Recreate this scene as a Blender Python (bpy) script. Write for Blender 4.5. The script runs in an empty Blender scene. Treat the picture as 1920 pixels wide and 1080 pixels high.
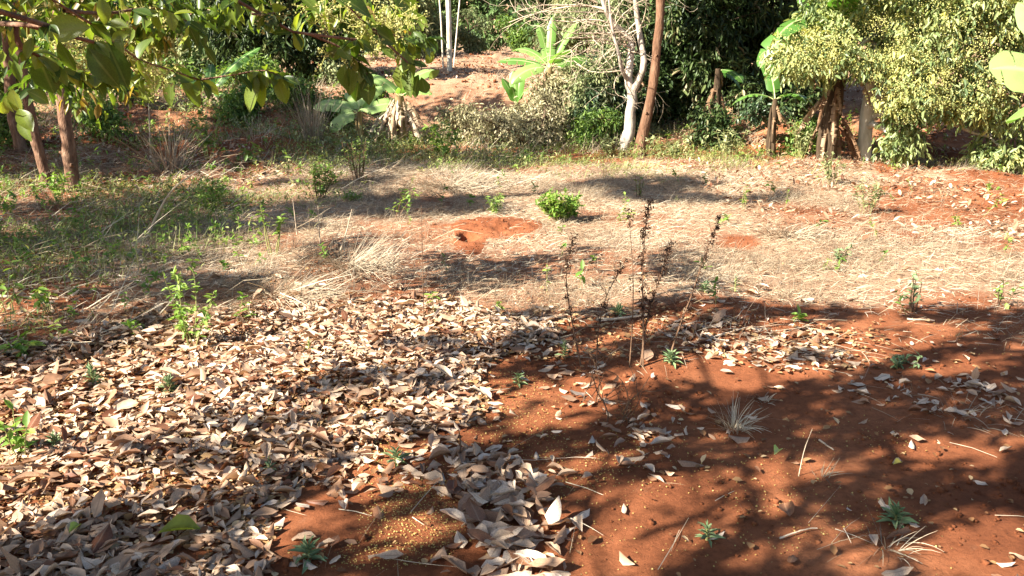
import bpy, math, random
import numpy as np
from mathutils import Vector, Matrix

sc = bpy.context.scene
# ------------------------------------------------------------------ camera
PITCH = math.radians(15.7)
CAMZ = 1.6
FPX = 1600.0
cam = bpy.data.objects.new('camera', bpy.data.cameras.new('camera'))
sc.collection.objects.link(cam)
cam.location = (0, 0, CAMZ)
cam.rotation_euler = (math.radians(90) - PITCH, 0, 0)
cam.data.sensor_width = 36.0
cam.data.lens = 30.0
cam.data.clip_end = 1500
sc.camera = cam
# ------------------------------------------------------------------ sky, sun, exposure
SUN_EL = math.radians(36)
SUN_AZ = Vector((-0.86, -0.51, 0)).normalized()          # horizontal direction towards the sun
S = Vector((SUN_AZ.x * math.cos(SUN_EL), SUN_AZ.y * math.cos(SUN_EL), math.sin(SUN_EL)))
world = bpy.data.worlds.new('World'); sc.world = world; world.use_nodes = True
wn = world.node_tree.nodes; wl = world.node_tree.links
sky = wn.new('ShaderNodeTexSky'); sky.sky_type = 'NISHITA'; sky.sun_disc = False
sky.sun_elevation = SUN_EL; sky.sun_rotation = math.atan2(S.x, S.y)
wl.new(sky.outputs[0], wn['Background'].inputs[0]); wn['Background'].inputs[1].default_value = 0.05
sd = bpy.data.lights.new('sun', 'SUN'); sd.energy = 5.0; sd.angle = math.radians(0.55); sd.color = (1.0, 0.93, 0.80)
sun = bpy.data.objects.new('sun', sd); sc.collection.objects.link(sun)
sun.rotation_euler = S.to_track_quat('Z', 'Y').to_euler(); sun.location = (-8, -5, 12)
sc.view_settings.view_transform = 'Standard'; sc.view_settings.look = 'None'
sc.view_settings.exposure = 2.15; sc.view_settings.gamma = 1.0
sc.cycles.max_bounces = 6; sc.cycles.transparent_max_bounces = 4
sc.cycles.diffuse_bounces = 3; sc.cycles.glossy_bounces = 2; sc.cycles.transmission_bounces = 3

C = sc.collection
rng = np.random.default_rng(7)
R = random.Random(11)

# ------------------------------------------------------------------ noise, terrain, placing
def _hash(ix, iy, seed):
    h = (ix.astype(np.int64) * 374761393 + iy.astype(np.int64) * 668265263 + seed * 2147483647) & 0xffffffff
    h = ((h ^ (h >> 13)) * 1274126177) & 0xffffffff
    return ((h ^ (h >> 16)) & 0xffff) / 65535.0

def vnoise(x, y, seed=0):
    x = np.asarray(x, float); y = np.asarray(y, float)
    ix = np.floor(x); iy = np.floor(y); fx = x - ix; fy = y - iy
    fx = fx * fx * (3 - 2 * fx); fy = fy * fy * (3 - 2 * fy)
    a = _hash(ix, iy, seed); b = _hash(ix + 1, iy, seed); c = _hash(ix, iy + 1, seed); d = _hash(ix + 1, iy + 1, seed)
    return (a * (1 - fx) + b * fx) * (1 - fy) + (c * (1 - fx) + d * fx) * fy

def sm(a, b, t):
    t = np.clip((np.asarray(t, float) - a) / (b - a), 0, 1)
    return t * t * (3 - 2 * t)

def ray(px, py):
    u = (px - 960) / FPX; v = -(py - 540) / FPX
    cp, sp = math.cos(PITCH), math.sin(PITCH)
    return np.array([u, cp + v * sp, -sp + v * cp])

def proj(x, y, z):
    cp, sp = math.cos(PITCH), math.sin(PITCH)
    zz = z - CAMZ
    d = y * cp - zz * sp
    d = np.where(d < 0.05, 0.05, d)
    up = y * sp + zz * cp
    return 960 + FPX * x / d, 540 - FPX * up / d

def flat(px, py):
    d = ray(px, py); k = -CAMZ / d[2]
    return d * k + np.array([0, 0, CAMZ])

HOLE = flat(876, 452); MOUND = flat(925, 432)
TUS = [(flat(650, 480), .55, .10), (flat(840, 345), .9, .12), (flat(1330, 590), .8, .05), (flat(520, 540), .7, .06)]

def H(x, y):
    x = np.asarray(x, float); y = np.asarray(y, float)
    wl_ = 1 - sm(-4.2, -2.2, x); wr = sm(2.6, 4.6, x); wc = 1 - wl_ - wr
    zc = 0.10 * sm(13, 16.5, y) + 0.82 * sm(16.8, 19.2, y) + 0.5 * sm(19, 33, y)
    zl = 0.30 * sm(10.6, 14.2, y) + 0.26 * sm(14.2, 15.0, y) + 0.2 * sm(15, 18, y) + 0.45 * sm(18, 28, y)
    zr = 0.72 * sm(11.8, 17.0, y) + 0.55 * sm(17, 30, y)
    z = wl_ * zl + wr * zr + wc * zc + 14 * sm(48, 120, y)
    z = z + 0.06 * (vnoise(x * .45, y * .45, 3) - .5) + 0.025 * (vnoise(x * 1.7, y * 1.7, 4) - .5)
    z = z + 0.012 * (vnoise(x * 6, y * 6, 5) - .5) + 0.006 * (vnoise(x * 15, y * 15, 6) - .5)
    till = np.clip(wl_ * sm(9.6, 11.5, y) + wr * sm(8.5, 11.5, y) * .6 + wc * sm(17.5, 19.5, y), 0, 1) * (1 - sm(40, 60, y))
    z = z + till * (0.16 * (vnoise(x * 2.3, y * 2.3, 8) - .5) + 0.10 * (vnoise(x * 5.5, y * 5.5, 9) - .5))
    for p, r, h in TUS:
        z = z + h * np.exp(-((x - p[0]) ** 2 + ((y - p[1]) * .8) ** 2) / (r * r) * 2)
    z = z + (0.015 + .05 * vnoise(x * 9, y * 9, 12) + .04 * vnoise(x * 22, y * 22, 13)) * np.exp(-(((x - MOUND[0]) / .42) ** 2 + ((y - MOUND[1]) / .45) ** 2))
    d2 = ((x - HOLE[0] + .12 * (y - HOLE[1])) / .06) ** 2 + ((y - HOLE[1] - .04) / .10) ** 2
    z = z - 0.6 * np.exp(-d2 ** 2.5)
    return z

def h1(x, y):
    return float(H(np.array([x]), np.array([y]))[0])

def at(px, py, far=70):
    d = ray(px, py)
    t = np.linspace(1.8, far, 4000)
    X, Y, Z = d[0] * t, d[1] * t, CAMZ + d[2] * t
    below = Z < H(X, Y)
    i = int(np.argmax(below)) if below.any() else len(t) - 1
    return Vector((X[i], Y[i], float(H(X[i:i + 1], Y[i:i + 1])[0])))

def P(px, py, y):
    d = ray(px, py); k = y / d[1]
    return Vector((d[0] * k, y, CAMZ + d[2] * k))

# ------------------------------------------------------------------ mesh building
class MB:
    def __init__(s):
        s.V = []; s.Q = []; s.Rn = []; s.M = []; s.mi = []; s.n = 0
    def add(s, V, Q, rnd=0.5, mid=None, mi=0):
        V = np.asarray(V, float); Q = np.asarray(Q, np.int64)
        s.V.append(V); s.Q.append(Q + s.n)
        s.Rn.append(np.broadcast_to(np.asarray(rnd, float), (len(V),)))
        s.M.append(np.ones(len(V)) if mid is None else mid)
        s.mi.append(np.full(len(Q), mi, np.int32)); s.n += len(V)
    def mesh(s, name, mats, origin=(0, 0, 0), smooth=True):
        me = bpy.data.meshes.new(name)
        V = np.concatenate(s.V) - np.asarray(origin, float)
        Q = np.concatenate(s.Q)
        me.vertices.add(len(V)); me.vertices.foreach_set('co', V.astype(np.float32).ravel())
        me.loops.add(len(Q) * 4); me.loops.foreach_set('vertex_index', Q.astype(np.int32).ravel())
        me.polygons.add(len(Q)); me.polygons.foreach_set('loop_start', np.arange(0, len(Q) * 4, 4, dtype=np.int32))
        if not isinstance(mats, (list, tuple)): mats = [mats]
        for m in mats: me.materials.append(m)
        me.polygons.foreach_set('material_index', np.concatenate(s.mi))
        me.polygons.foreach_set('use_smooth', np.full(len(Q), smooth))
        a = me.attributes.new('rnd', 'FLOAT', 'POINT'); a.data.foreach_set('value', np.concatenate(s.Rn).astype(np.float32))
        a = me.attributes.new('mid', 'FLOAT', 'POINT'); a.data.foreach_set('value', np.concatenate(s.M).astype(np.float32))
        me.update(calc_edges=True)
        return me
    def build(s, name, mats, parent=None, smooth=True):
        o0 = parent.matrix_world.translation if parent else (0, 0, 0)
        if parent:
            o0 = Vector(parent.location)
            q = parent.parent
            while q: o0 = o0 + Vector(q.location); q = q.parent
        ob = bpy.data.objects.new(name, s.mesh(name, mats, o0, smooth))
        C.objects.link(ob)
        if parent: ob.parent = parent
        return ob

def tag(o, label=None, cat=None, group=None, kind=None):
    if label: o['label'] = label
    if cat: o['category'] = cat
    if group: o['group'] = group
    if kind: o['kind'] = kind
    return o

def thing(name, label, cat, loc, group=None):
    o = bpy.data.objects.new(name, None); C.objects.link(o)
    o.location = loc; o.empty_display_size = .1
    return tag(o, label, cat, group)

def tube(mb, pts, rad, sides=6, rnd=.5, mi=0, rough=0.0):
    pts = np.array([list(p) for p in pts], float); n = len(pts)
    rad = np.broadcast_to(np.asarray(rad, float), (n,))
    T = np.gradient(pts, axis=0); T /= np.linalg.norm(T, axis=1)[:, None] + 1e-9
    ref = np.array([0.3, 0.9, 0.2]) if abs(T[:, 2]).mean() > .7 else np.array([0.05, 0.1, 1.0])
    A = np.cross(T, ref); A /= np.linalg.norm(A, axis=1)[:, None] + 1e-9
    B = np.cross(T, A)
    an = np.arange(sides) * 2 * np.pi / sides
    rr = rad[:, None] * (1 + rough * (rng.random((n, sides)) - .5) * 2)
    V = pts[:, None, :] + rr[..., None] * (np.cos(an)[None, :, None] * A[:, None, :] + np.sin(an)[None, :, None] * B[:, None, :])
    idx = np.arange(n * sides).reshape(n, sides)
    a = idx[:-1]; b = np.roll(idx, -1, axis=1)[:-1]; c = np.roll(idx, -1, axis=1)[1:]; d = idx[1:]
    Q = np.stack([a, b, c, d], -1).reshape(-1, 4)
    mb.add(V.reshape(-1, 3), Q, rnd, None, mi)

def smooth_path(pts, n=16):
    p = np.array([list(q) for q in pts], float)
    if len(p) < 3:
        t = np.linspace(0, 1, n)[:, None]; return p[0] * (1 - t) + p[-1] * t
    s = np.r_[0, np.cumsum(np.linalg.norm(np.diff(p, axis=0), axis=1))]; s /= s[-1]
    e = np.vstack([2 * p[0] - p[1], p, 2 * p[-1] - p[-2]])
    out = []
    for u in np.linspace(0, 1, n):
        k = min(int(np.searchsorted(s, u, 'right')) - 1, len(p) - 2); k = max(k, 0)
        t = (u - s[k]) / (s[k + 1] - s[k] + 1e-9)
        a, b, c, d = e[k], e[k + 1], e[k + 2], e[k + 3]
        out.append(.5 * ((2 * b) + (c - a) * t + (2 * a - 5 * b + 4 * c - d) * t * t + (3 * b - a - 3 * c + d) * t ** 3))
    return np.array(out)

def limb(mb, a, b, r0, r1, n=7, wob=.06, sag=0.0, sides=5, rnd=.5, mi=0):
    a = np.array(a, float); b = np.array(b, float); L = np.linalg.norm(b - a)
    t = np.linspace(0, 1, n)[:, None]
    p = a * (1 - t) + b * t
    w = np.cumsum(rng.normal(0, 1, (n, 3)), axis=0); w -= w[0] * (1 - t) + w[-1] * t
    p = p + w * wob * L / math.sqrt(n) ; p[:, 2] += sag * L * 4 * (t * (1 - t))[:, 0]
    tube(mb, p, np.linspace(r0, r1, n), sides, rnd, mi)
    return p

def leaf_tpl(n=2, w=.16, fold=.12, curl=-.15, peak=.45, roll=0.0, wave=0.0, twist=0.0, across=1, seed=0, rag=0.0):
    q = np.random.default_rng(seed + 100)
    V = []; mid = []; us = np.linspace(-1, 1, 2 * across + 1)
    ph = q.random() * 6
    for i in range(n + 1):
        t = i / n
        e = t ** (math.log(.5) / math.log(peak))
        hw = w * max(math.sin(math.pi * e), 0.0) ** .85 + (.012 if 0 < i < n or n > 2 else .006)
        tw = twist * (t - .5)
        rg = (1 - rag * q.random(), 1 - rag * q.random())
        for u in us:
            y = u * hw * (rg[0] if u > 0 else rg[1]); z = fold * abs(u) * hw / w * .5 + curl * t * t + roll * (u * u) * hw / w
            z += wave * math.sin(t * 9 + ph + (2 if u > 0 else 0)) * abs(u)
            V.append((t, y * math.cos(tw) - z * math.sin(tw) * 0, z + y * math.sin(tw))); mid.append(abs(u))
    m = len(us); Q = []
    for i in range(n):
        for j in range(m - 1):
            Q.append((i * m + j, (i + 1) * m + j, (i + 1) * m + j + 1, i * m + j + 1))
    return np.array(V), np.array(Q), np.array(mid)

def unit(a):
    return a / (np.linalg.norm(a, axis=-1, keepdims=True) + 1e-9)

def leaves(mb, tpl, Pn, D, N, Sz, rnd, mi=0):
    V, Q, mid = tpl
    D = unit(np.asarray(D, float)); N = np.asarray(N, float)
    Y = unit(np.cross(N, D)); Z = np.cross(D, Y)
    Sz = np.broadcast_to(np.asarray(Sz, float), (len(Pn),))
    W = V[None, :, 0:1] * D[:, None, :] + V[None, :, 1:2] * Y[:, None, :] + V[None, :, 2:3] * Z[:, None, :]
    W = np.asarray(Pn, float)[:, None, :] + W * Sz[:, None, None]
    k = len(Pn); m = len(V)
    QQ = Q[None] + (np.arange(k) * m)[:, None, None]
    mb.add(W.reshape(-1, 3), QQ.reshape(-1, 4), np.repeat(np.broadcast_to(rnd, (k,)), m), np.tile(mid, k), mi)

def randdir(n):
    return unit(rng.normal(0, 1, (n, 3)))

# ------------------------------------------------------------------ materials
def nmat(name):
    m = bpy.data.materials.new(name); m.use_nodes = True
    nt = m.node_tree; nt.nodes.clear()
    return m, nt.nodes, nt.links

def ramp(N, cols, pos=None):
    r = N.new('ShaderNodeValToRGB'); el = r.color_ramp.elements
    k = len(cols)
    while len(el) < k: el.new(.5)
    for i, c in enumerate(cols):
        el[i].position = pos[i] if pos else i / (k - 1); el[i].color = (*c, 1)
    return r

def leafmat(name, cols, rough=.45, transl=.35, spec=.4, rib=None, mottle=.25, tcol=None, nscale=30, pos=None):
    m, N, L = nmat(name)
    at_ = N.new('ShaderNodeAttribute'); at_.attribute_name = 'rnd'
    rp = ramp(N, cols, pos); L.new(at_.outputs['Fac'], rp.inputs[0])
    tc = N.new('ShaderNodeTexCoord'); nz = N.new('ShaderNodeTexNoise'); nz.inputs['Scale'].default_value = nscale
    nz.inputs['Detail'].default_value = 3; L.new(tc.outputs['Object'], nz.inputs['Vector'])
    mr = N.new('ShaderNodeMapRange'); mr.inputs['From Min'].default_value = .3; mr.inputs['From Max'].default_value = .7
    mr.inputs['To Min'].default_value = 1 - mottle; mr.inputs['To Max'].default_value = 1 + mottle * .6
    L.new(nz.outputs['Fac'], mr.inputs[0])
    mx = N.new('ShaderNodeMix'); mx.data_type = 'RGBA'; mx.blend_type = 'MULTIPLY'; mx.inputs[0].default_value = 1
    L.new(rp.outputs[0], mx.inputs['A']); L.new(mr.outputs[0], mx.inputs['B'])
    col = mx.outputs['Result']
    if rib:
        am = N.new('ShaderNodeAttribute'); am.attribute_name = 'mid'
        m2 = N.new('ShaderNodeMapRange'); m2.inputs['From Min'].default_value = .04; m2.inputs['From Max'].default_value = .14
        m2.inputs['To Min'].default_value = .7; m2.inputs['To Max'].default_value = 0
        L.new(am.outputs['Fac'], m2.inputs[0])
        mm = N.new('ShaderNodeMix'); mm.data_type = 'RGBA'; L.new(m2.outputs[0], mm.inputs[0]); L.new(col, mm.inputs['A'])
        mm.inputs['B'].default_value = (*rib, 1); col = mm.outputs['Result']
    b = N.new('ShaderNodeBsdfPrincipled'); L.new(col, b.inputs['Base Color'])
    b.inputs['Roughness'].default_value = rough; b.inputs['Specular IOR Level'].default_value = spec
    out = N.new('ShaderNodeOutputMaterial')
    if transl > 0:
        t = N.new('ShaderNodeBsdfTranslucent')
        if tcol:
            tm = N.new('ShaderNodeMix'); tm.data_type = 'RGBA'; tm.blend_type = 'MULTIPLY'; tm.inputs[0].default_value = 1
            L.new(col, tm.inputs['A']); tm.inputs['B'].default_value = (*tcol, 1); L.new(tm.outputs['Result'], t.inputs[0])
        else: L.new(col, t.inputs[0])
        ms = N.new('ShaderNodeMixShader'); ms.inputs[0].default_value = transl
        L.new(b.outputs[0], ms.inputs[1]); L.new(t.outputs[0], ms.inputs[2]); L.new(ms.outputs[0], out.inputs[0])
    else: L.new(b.outputs[0], out.inputs[0])
    return m

def barkmat(name, c0, c1, c2, scale=9, stretch=.25, bump=.5):
    m, N, L = nmat(name)
    tc = N.new('ShaderNodeTexCoord'); mp = N.new('ShaderNodeMapping'); mp.inputs['Scale'].default_value = (1, 1, stretch)
    L.new(tc.outputs['Object'], mp.inputs[0])
    nz = N.new('ShaderNodeTexNoise'); nz.inputs['Scale'].default_value = scale; nz.inputs['Detail'].default_value = 7; nz.inputs['Roughness'].default_value = .7
    L.new(mp.outputs[0], nz.inputs['Vector'])
    rp = ramp(N, [c0, c1, c2], [.3, .5, .72]); L.new(nz.outputs['Fac'], rp.inputs[0])
    b = N.new('ShaderNodeBsdfPrincipled'); b.inputs['Roughness'].default_value = .9; b.inputs['Specular IOR Level'].default_value = .15
    L.new(rp.outputs[0], b.inputs['Base Color'])
    n2 = N.new('ShaderNodeTexNoise'); n2.inputs['Scale'].default_value = scale * 4; n2.inputs['Detail'].default_value = 4; L.new(mp.outputs[0], n2.inputs['Vector'])
    bp = N.new('ShaderNodeBump'); bp.inputs['Strength'].default_value = bump; bp.inputs['Distance'].default_value = .02
    L.new(n2.outputs['Fac'], bp.inputs['Height']); L.new(bp.outputs[0], b.inputs['Normal'])
    o = N.new('ShaderNodeOutputMaterial'); L.new(b.outputs[0], o.inputs[0])
    return m

M = {}
M['avo'] = leafmat('avocado_leaf', [(.035, .07, .012), (.075, .13, .02), (.15, .21, .03), (.26, .30, .05), (.24, .16, .05)], .38, .5, .45, rib=(.16, .20, .06), tcol=(1.5, 1.5, .5), pos=[0, .35, .65, .9, 1])
M['avo_crown'] = leafmat('avocado_crown_leaf', [(.07, .11, .04), (.15, .20, .075), (.25, .30, .115), (.38, .41, .16), (.50, .49, .18)], .42, .3, .4, tcol=(1.4, 1.4, .6), nscale=4, pos=[0, .3, .6, .85, 1])
M['canopy'] = leafmat('canopy_leaf', [(.03, .06, .012), (.055, .10, .02), (.09, .14, .03)], .4, .18, .4)
M['mango'] = leafmat('mango_leaf', [(.022, .042, .012), (.045, .078, .022), (.08, .12, .035), (.14, .17, .06), (.32, .27, .15)], .45, .22, .32, nscale=3, pos=[0, .35, .7, .92, 1])
M['mango_light'] = leafmat('mango_grey_leaf', [(.035, .07, .03), (.07, .115, .05), (.12, .17, .085), (.24, .25, .14)], .35, .2, .5, nscale=3)
M['shrub'] = leafmat('shrub_leaf', [(.07, .13, .03), (.12, .20, .045), (.20, .29, .07), (.32, .36, .12)], .5, .3, .35, nscale=6, tcol=(1.4, 1.5, .6))
M['sage'] = leafmat('sage_leaf', [(.13, .17, .07), (.22, .26, .11), (.32, .35, .16), (.45, .43, .23)], .55, .3, .3, nscale=5)
M['brush'] = leafmat('dry_brush_leaf', [(.20, .18, .09), (.33, .30, .16), (.46, .42, .25), (.58, .50, .33)], .6, .3, .2, nscale=5)
M['weed'] = leafmat('weed_leaf', [(.08, .16, .03), (.14, .25, .045), (.23, .34, .07), (.34, .40, .11)], .5, .35, .35, nscale=20, tcol=(1.4, 1.5, .6))
M['olive'] = leafmat('olive_leaf', [(.10, .13, .04), (.17, .20, .06), (.28, .29, .10), (.42, .37, .18)], .55, .3, .3, nscale=20, tcol=(1.3, 1.3, .6))
M['grey_weed'] = leafmat('grey_green_leaf', [(.10, .17, .07), (.18, .26, .12), (.27, .34, .17)], .6, .2, .25)
M['wood_far'] = leafmat('far_leaf', [(.03, .06, .018), (.06, .11, .03), (.11, .17, .05), (.2, .25, .09)], .6, .2, .25, nscale=2)
M['dry'] = leafmat('dry_leaf', [(.16, .06, .03), (.26, .13, .07), (.37, .225, .14), (.50, .35, .235), (.66, .51, .37), (.60, .485, .385)], .55, .15, .3, rib=(.30, .19, .12), mottle=.30, nscale=26, tcol=(1.2, .9, .6), pos=[0, .16, .4, .62, .85, 1])
M['crumb'] = leafmat('leaf_crumb', [(.16, .07, .03), (.28, .15, .065), (.42, .27, .13), (.54, .39, .22)], .7, .1, .2)
M['yellow'] = leafmat('yellow_leaf', [(.55, .42, .06), (.6, .5, .1)], .5, .2, .3)
M['straw'] = leafmat('straw', [(.22, .155, .095), (.35, .27, .175), (.48, .40, .285), (.60, .53, .41)], .7, .15, .2, mottle=.1, nscale=2)
M['dead_grass'] = leafmat('dead_grass', [(.14, .10, .06), (.23, .175, .115), (.34, .27, .19), (.46, .39, .29)], .7, .15, .2, mottle=.1, nscale=2)
M['green_straw'] = leafmat('green_blade', [(.12, .19, .045), (.2, .28, .07), (.34, .37, .13), (.45, .41, .2)], .6, .25, .25, mottle=.1, nscale=2)
M['flower'] = leafmat('flower', [(.38, .38, .10), (.52, .50, .17), (.64, .60, .28)], .7, .3, .2, mottle=.1)
M['fallen_flower'] = leafmat('fallen_flower', [(.30, .19, .055), (.42, .31, .10), (.52, .42, .17)], .7, .2, .2, mottle=.1)
M['banana'] = leafmat('banana_leaf', [(.07, .17, .03), (.14, .28, .055), (.25, .40, .11), (.36, .48, .19)], .36, .38, .5, rib=(.45, .52, .25), mottle=.12, nscale=5, tcol=(1.3, 1.5, .6))
M['banana_rib'] = leafmat('banana_midrib', [(.35, .42, .16), (.5, .52, .25)], .5, .1, .4)
M['banana_dead'] = leafmat('dead_banana_leaf', [(.16, .085, .045), (.30, .19, .11), (.46, .34, .23), (.60, .50, .38)], .75, .2, .2, nscale=9)
M['bark_brown'] = barkmat('bark_brown', (.055, .032, .022), (.17, .095, .06), (.31, .20, .14), 16, .3, 1.0)
M['bark_red'] = barkmat('bark_red', (.07, .036, .022), (.15, .08, .047), (.26, .155, .10), 13, .25, .9)
M['bark_white'] = barkmat('bark_white', (.20, .16, .12), (.40, .34, .28), (.60, .54, .47), 8)
M['bark_pale'] = barkmat('bark_pale', (.34, .29, .2), (.62, .56, .45), (.80, .76, .66), 6)
M['bark_dark'] = barkmat('bark_dark', (.06, .04, .03), (.12, .08, .055), (.2, .14, .1))
M['twig'] = barkmat('twig_grey', (.30, .22, .15), (.46, .37, .27), (.6, .51, .39), 12)
M['stem_dark'] = barkmat('stem_dark', (.07, .04, .025), (.13, .075, .045), (.2, .12, .075), 30)
M['stem_green'] = barkmat('stem_green', (.14, .15, .05), (.25, .25, .09), (.36, .33, .16), 30)
M['pseudostem_old_shaded'] = barkmat('old_banana_stem_shaded', (.03, .02, .013), (.075, .05, .03), (.17, .12, .075), 9, .15, .8)  # brown dead sheaths, darkened further for the shade the stems stand in
M['pseudostem'] = barkmat('banana_stem', (.10, .065, .03), (.24, .17, .08), (.38, .36, .16), 7, .2)

# ground
def groundmat():
    m, N, L = nmat('red_soil')
    tc = N.new('ShaderNodeTexCoord')
    def noise(s, d=6, r=.6):
        n = N.new('ShaderNodeTexNoise'); n.inputs['Scale'].default_value = s; n.inputs['Detail'].default_value = d
        n.inputs['Roughness'].default_value = r; L.new(tc.outputs['Object'], n.inputs['Vector']); return n
    n1 = noise(1.3); rp = ramp(N, [(.13, .042, .018), (.22, .075, .032), (.32, .125, .058)], [.32, .5, .7]); L.new(n1.outputs['Fac'], rp.inputs[0])
    n2 = noise(28, 8, .75); r2 = ramp(N, [(.62, .6, .58), (1, 1, 1), (1.25, 1.25, 1.25)], [.3, .5, .75]); L.new(n2.outputs['Fac'], r2.inputs[0])
    mx = N.new('ShaderNodeMix'); mx.data_type = 'RGBA'; mx.blend_type = 'MULTIPLY'; mx.inputs[0].default_value = 1
    L.new(rp.outputs[0], mx.inputs['A']); L.new(r2.outputs[0], mx.inputs['B'])
    a = N.new('ShaderNodeAttribute'); a.attribute_name = 'dry'
    n3 = noise(5, 8, .7); mr = N.new('ShaderNodeMath'); mr.operation = 'MULTIPLY_ADD'; L.new(n3.outputs['Fac'], mr.inputs[0]); mr.inputs[1].default_value = 1.6; mr.inputs[2].default_value = -.8
    ad = N.new('ShaderNodeMath'); ad.operation = 'ADD'; L.new(mr.outputs[0], ad.inputs[0]); L.new(a.outputs['Fac'], ad.inputs[1])
    cl = N.new('ShaderNodeMapRange'); cl.inputs['From Min'].default_value = .2; cl.inputs['From Max'].default_value = .95; cl.inputs['To Max'].default_value = .8; L.new(ad.outputs[0], cl.inputs[0])
    n4 = noise(60, 5, .7); r4 = ramp(N, [(.20, .10, .055), (.33, .22, .14), (.45, .35, .25)], [.3, .5, .7]); L.new(n4.outputs['Fac'], r4.inputs[0])
    m2 = N.new('ShaderNodeMix'); m2.data_type = 'RGBA'; L.new(cl.outputs[0], m2.inputs[0]); L.new(mx.outputs['Result'], m2.inputs['A']); L.new(r4.outputs[0], m2.inputs['B'])
    b = N.new('ShaderNodeBsdfPrincipled'); b.inputs['Roughness'].default_value = .95; b.inputs['Specular IOR Level'].default_value = .1
    L.new(m2.outputs['Result'], b.inputs['Base Color'])
    n5 = noise(22, 10, .8); bp = N.new('ShaderNodeBump'); bp.inputs['Strength'].default_value = .9; bp.inputs['Distance'].default_value = .02
    L.new(n5.outputs['Fac'], bp.inputs['Height']); L.new(bp.outputs[0], b.inputs['Normal'])
    o = N.new('ShaderNodeOutputMaterial'); L.new(b.outputs[0], o.inputs[0])
    return m
M['soil'] = groundmat()

# ------------------------------------------------------------------ masks over the ground (polygons on the clearing)
def inpoly(px, py, poly):
    c = np.zeros(px.shape, bool); n = len(poly)
    for i in range(n):
        x1, y1 = poly[i]; x2, y2 = poly[(i + 1) % n]
        if y1 == y2: continue
        k = ((y1 > py) != (y2 > py)) & (px < (x2 - x1) * (py - y1) / (y2 - y1) + x1)
        c ^= k
    return c

def gpix(x, y):
    return proj(x, y, np.zeros_like(x))

def ell(px, py, cx, cy, rx, ry):
    return ((px - cx) / rx) ** 2 + ((py - cy) / ry) ** 2 < 1

def grass_density(x, y):
    px, py = gpix(x, y)
    j = (vnoise(x * 2, y * 2, 31) - .5)
    pyj = py + j * 110
    d = sm(665, 500, pyj) * sm(12.9, 11.8, y + j * 1.0)
    d = np.where(pyj > 665, 0, d)
    d = d * np.where(ell(px, py, 930, 432, 85, 22) | ell(px, py, 1385, 452, 40, 14) | ell(px, py, 880, 455, 30, 30), .06, 1)
    j2 = vnoise(x * 4, y * 4, 35) - .5
    pd = sm(-.9, .9, (x - 2.2) * .75 - np.abs(y - 8.6) * .55 + j * 1.6 + j2 * .9 - .6)
    d = d * (1 - .8 * pd)
    d = d * (.45 + .55 * sm(.3, .58, vnoise(x * 1.1, y * 1.1, 33) * .7 + vnoise(x * 3.5, y * 3.5, 34) * .3))
    left = sm(-1.5, -4, x + (9 - y) * .1)
    d = d * (1 - .45 * left)
    return np.clip(d, 0, 1)

# ------------------------------------------------------------------ ground
def grow(a, b, s, f):
    o = [a]; st = s
    while o[-1] < b: o.append(o[-1] + st); st *= f
    return o
xs = np.arange(-8, 8.01, .095); xs = np.unique(np.r_[xs, np.arange(HOLE[0] - .6, HOLE[0] + .8, .025), grow(8.06, 260, .1, 1.06), -np.array(grow(8.06, 260, .1, 1.06))])
ys = np.r_[np.arange(1.2, 14.5, .09), grow(14.55, 420, .1, 1.02)]
ys = np.unique(np.r_[ys, np.arange(HOLE[1] - .5, HOLE[1] + .6, .025), 1.2 - np.array(grow(.1, 120, .2, 1.15))])
def thin(a, e):
    o = [a[0]]
    for v in a[1:]:
        if v - o[-1] > e: o.append(v)
    return np.array(o)
xs = thin(xs, .008); ys = thin(ys, .008)
GX, GY = np.meshgrid(xs, ys)
GZ = H(GX, GY)
gm = MB()
nx, ny = len(xs), len(ys)
idx = np.arange(nx * ny).reshape(ny, nx)
gm.add(np.stack([GX, GY, GZ], -1).reshape(-1, 3), np.stack([idx[:-1, :-1], idx[:-1, 1:], idx[1:, 1:], idx[1:, :-1]], -1).reshape(-1, 4))
ground = tag(gm.build('ground', M['soil']), 'bare red soil of the clearing rising to tilled banks behind', 'ground', kind='structure')
dry = grass_density(GX.ravel(), GY.ravel())
dry = np.maximum(dry * 1.05, sm(12, 16, GY.ravel()) * .62 + sm(18, 19.5, GY.ravel()) * .4)
a = ground.data.attributes.new('dry', 'FLOAT', 'POINT'); a.data.foreach_set('value', dry.astype(np.float32))

# ------------------------------------------------------------------ leaf templates
def lite(w, fold=.25, curl=-.15):
    V = np.array([(0, 0, 0), (.32, w * .85, fold * w), (.68, w * .8, fold * w + curl * .5), (1, 0, curl), (.68, -w * .8, fold * w + curl * .5), (.32, -w * .85, fold * w)])
    return V, np.array([(0, 1, 2, 3), (3, 4, 5, 0)]), np.array([0, 1, 1, 0, 1, 1.0])
T_MANGO = lite(.13, .5, -.25)
T_AVO = lite(.22, .4, -.18)
T_AVOB = leaf_tpl(6, .20, .22, -.14, .52, wave=.012, across=1)
T_SMALL = lite(.23, .35, -.15)
T_NARROW = leaf_tpl(3, .07, .2, -.35, .5)
T_FAR = lite(.22, .4, -.2)

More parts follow.
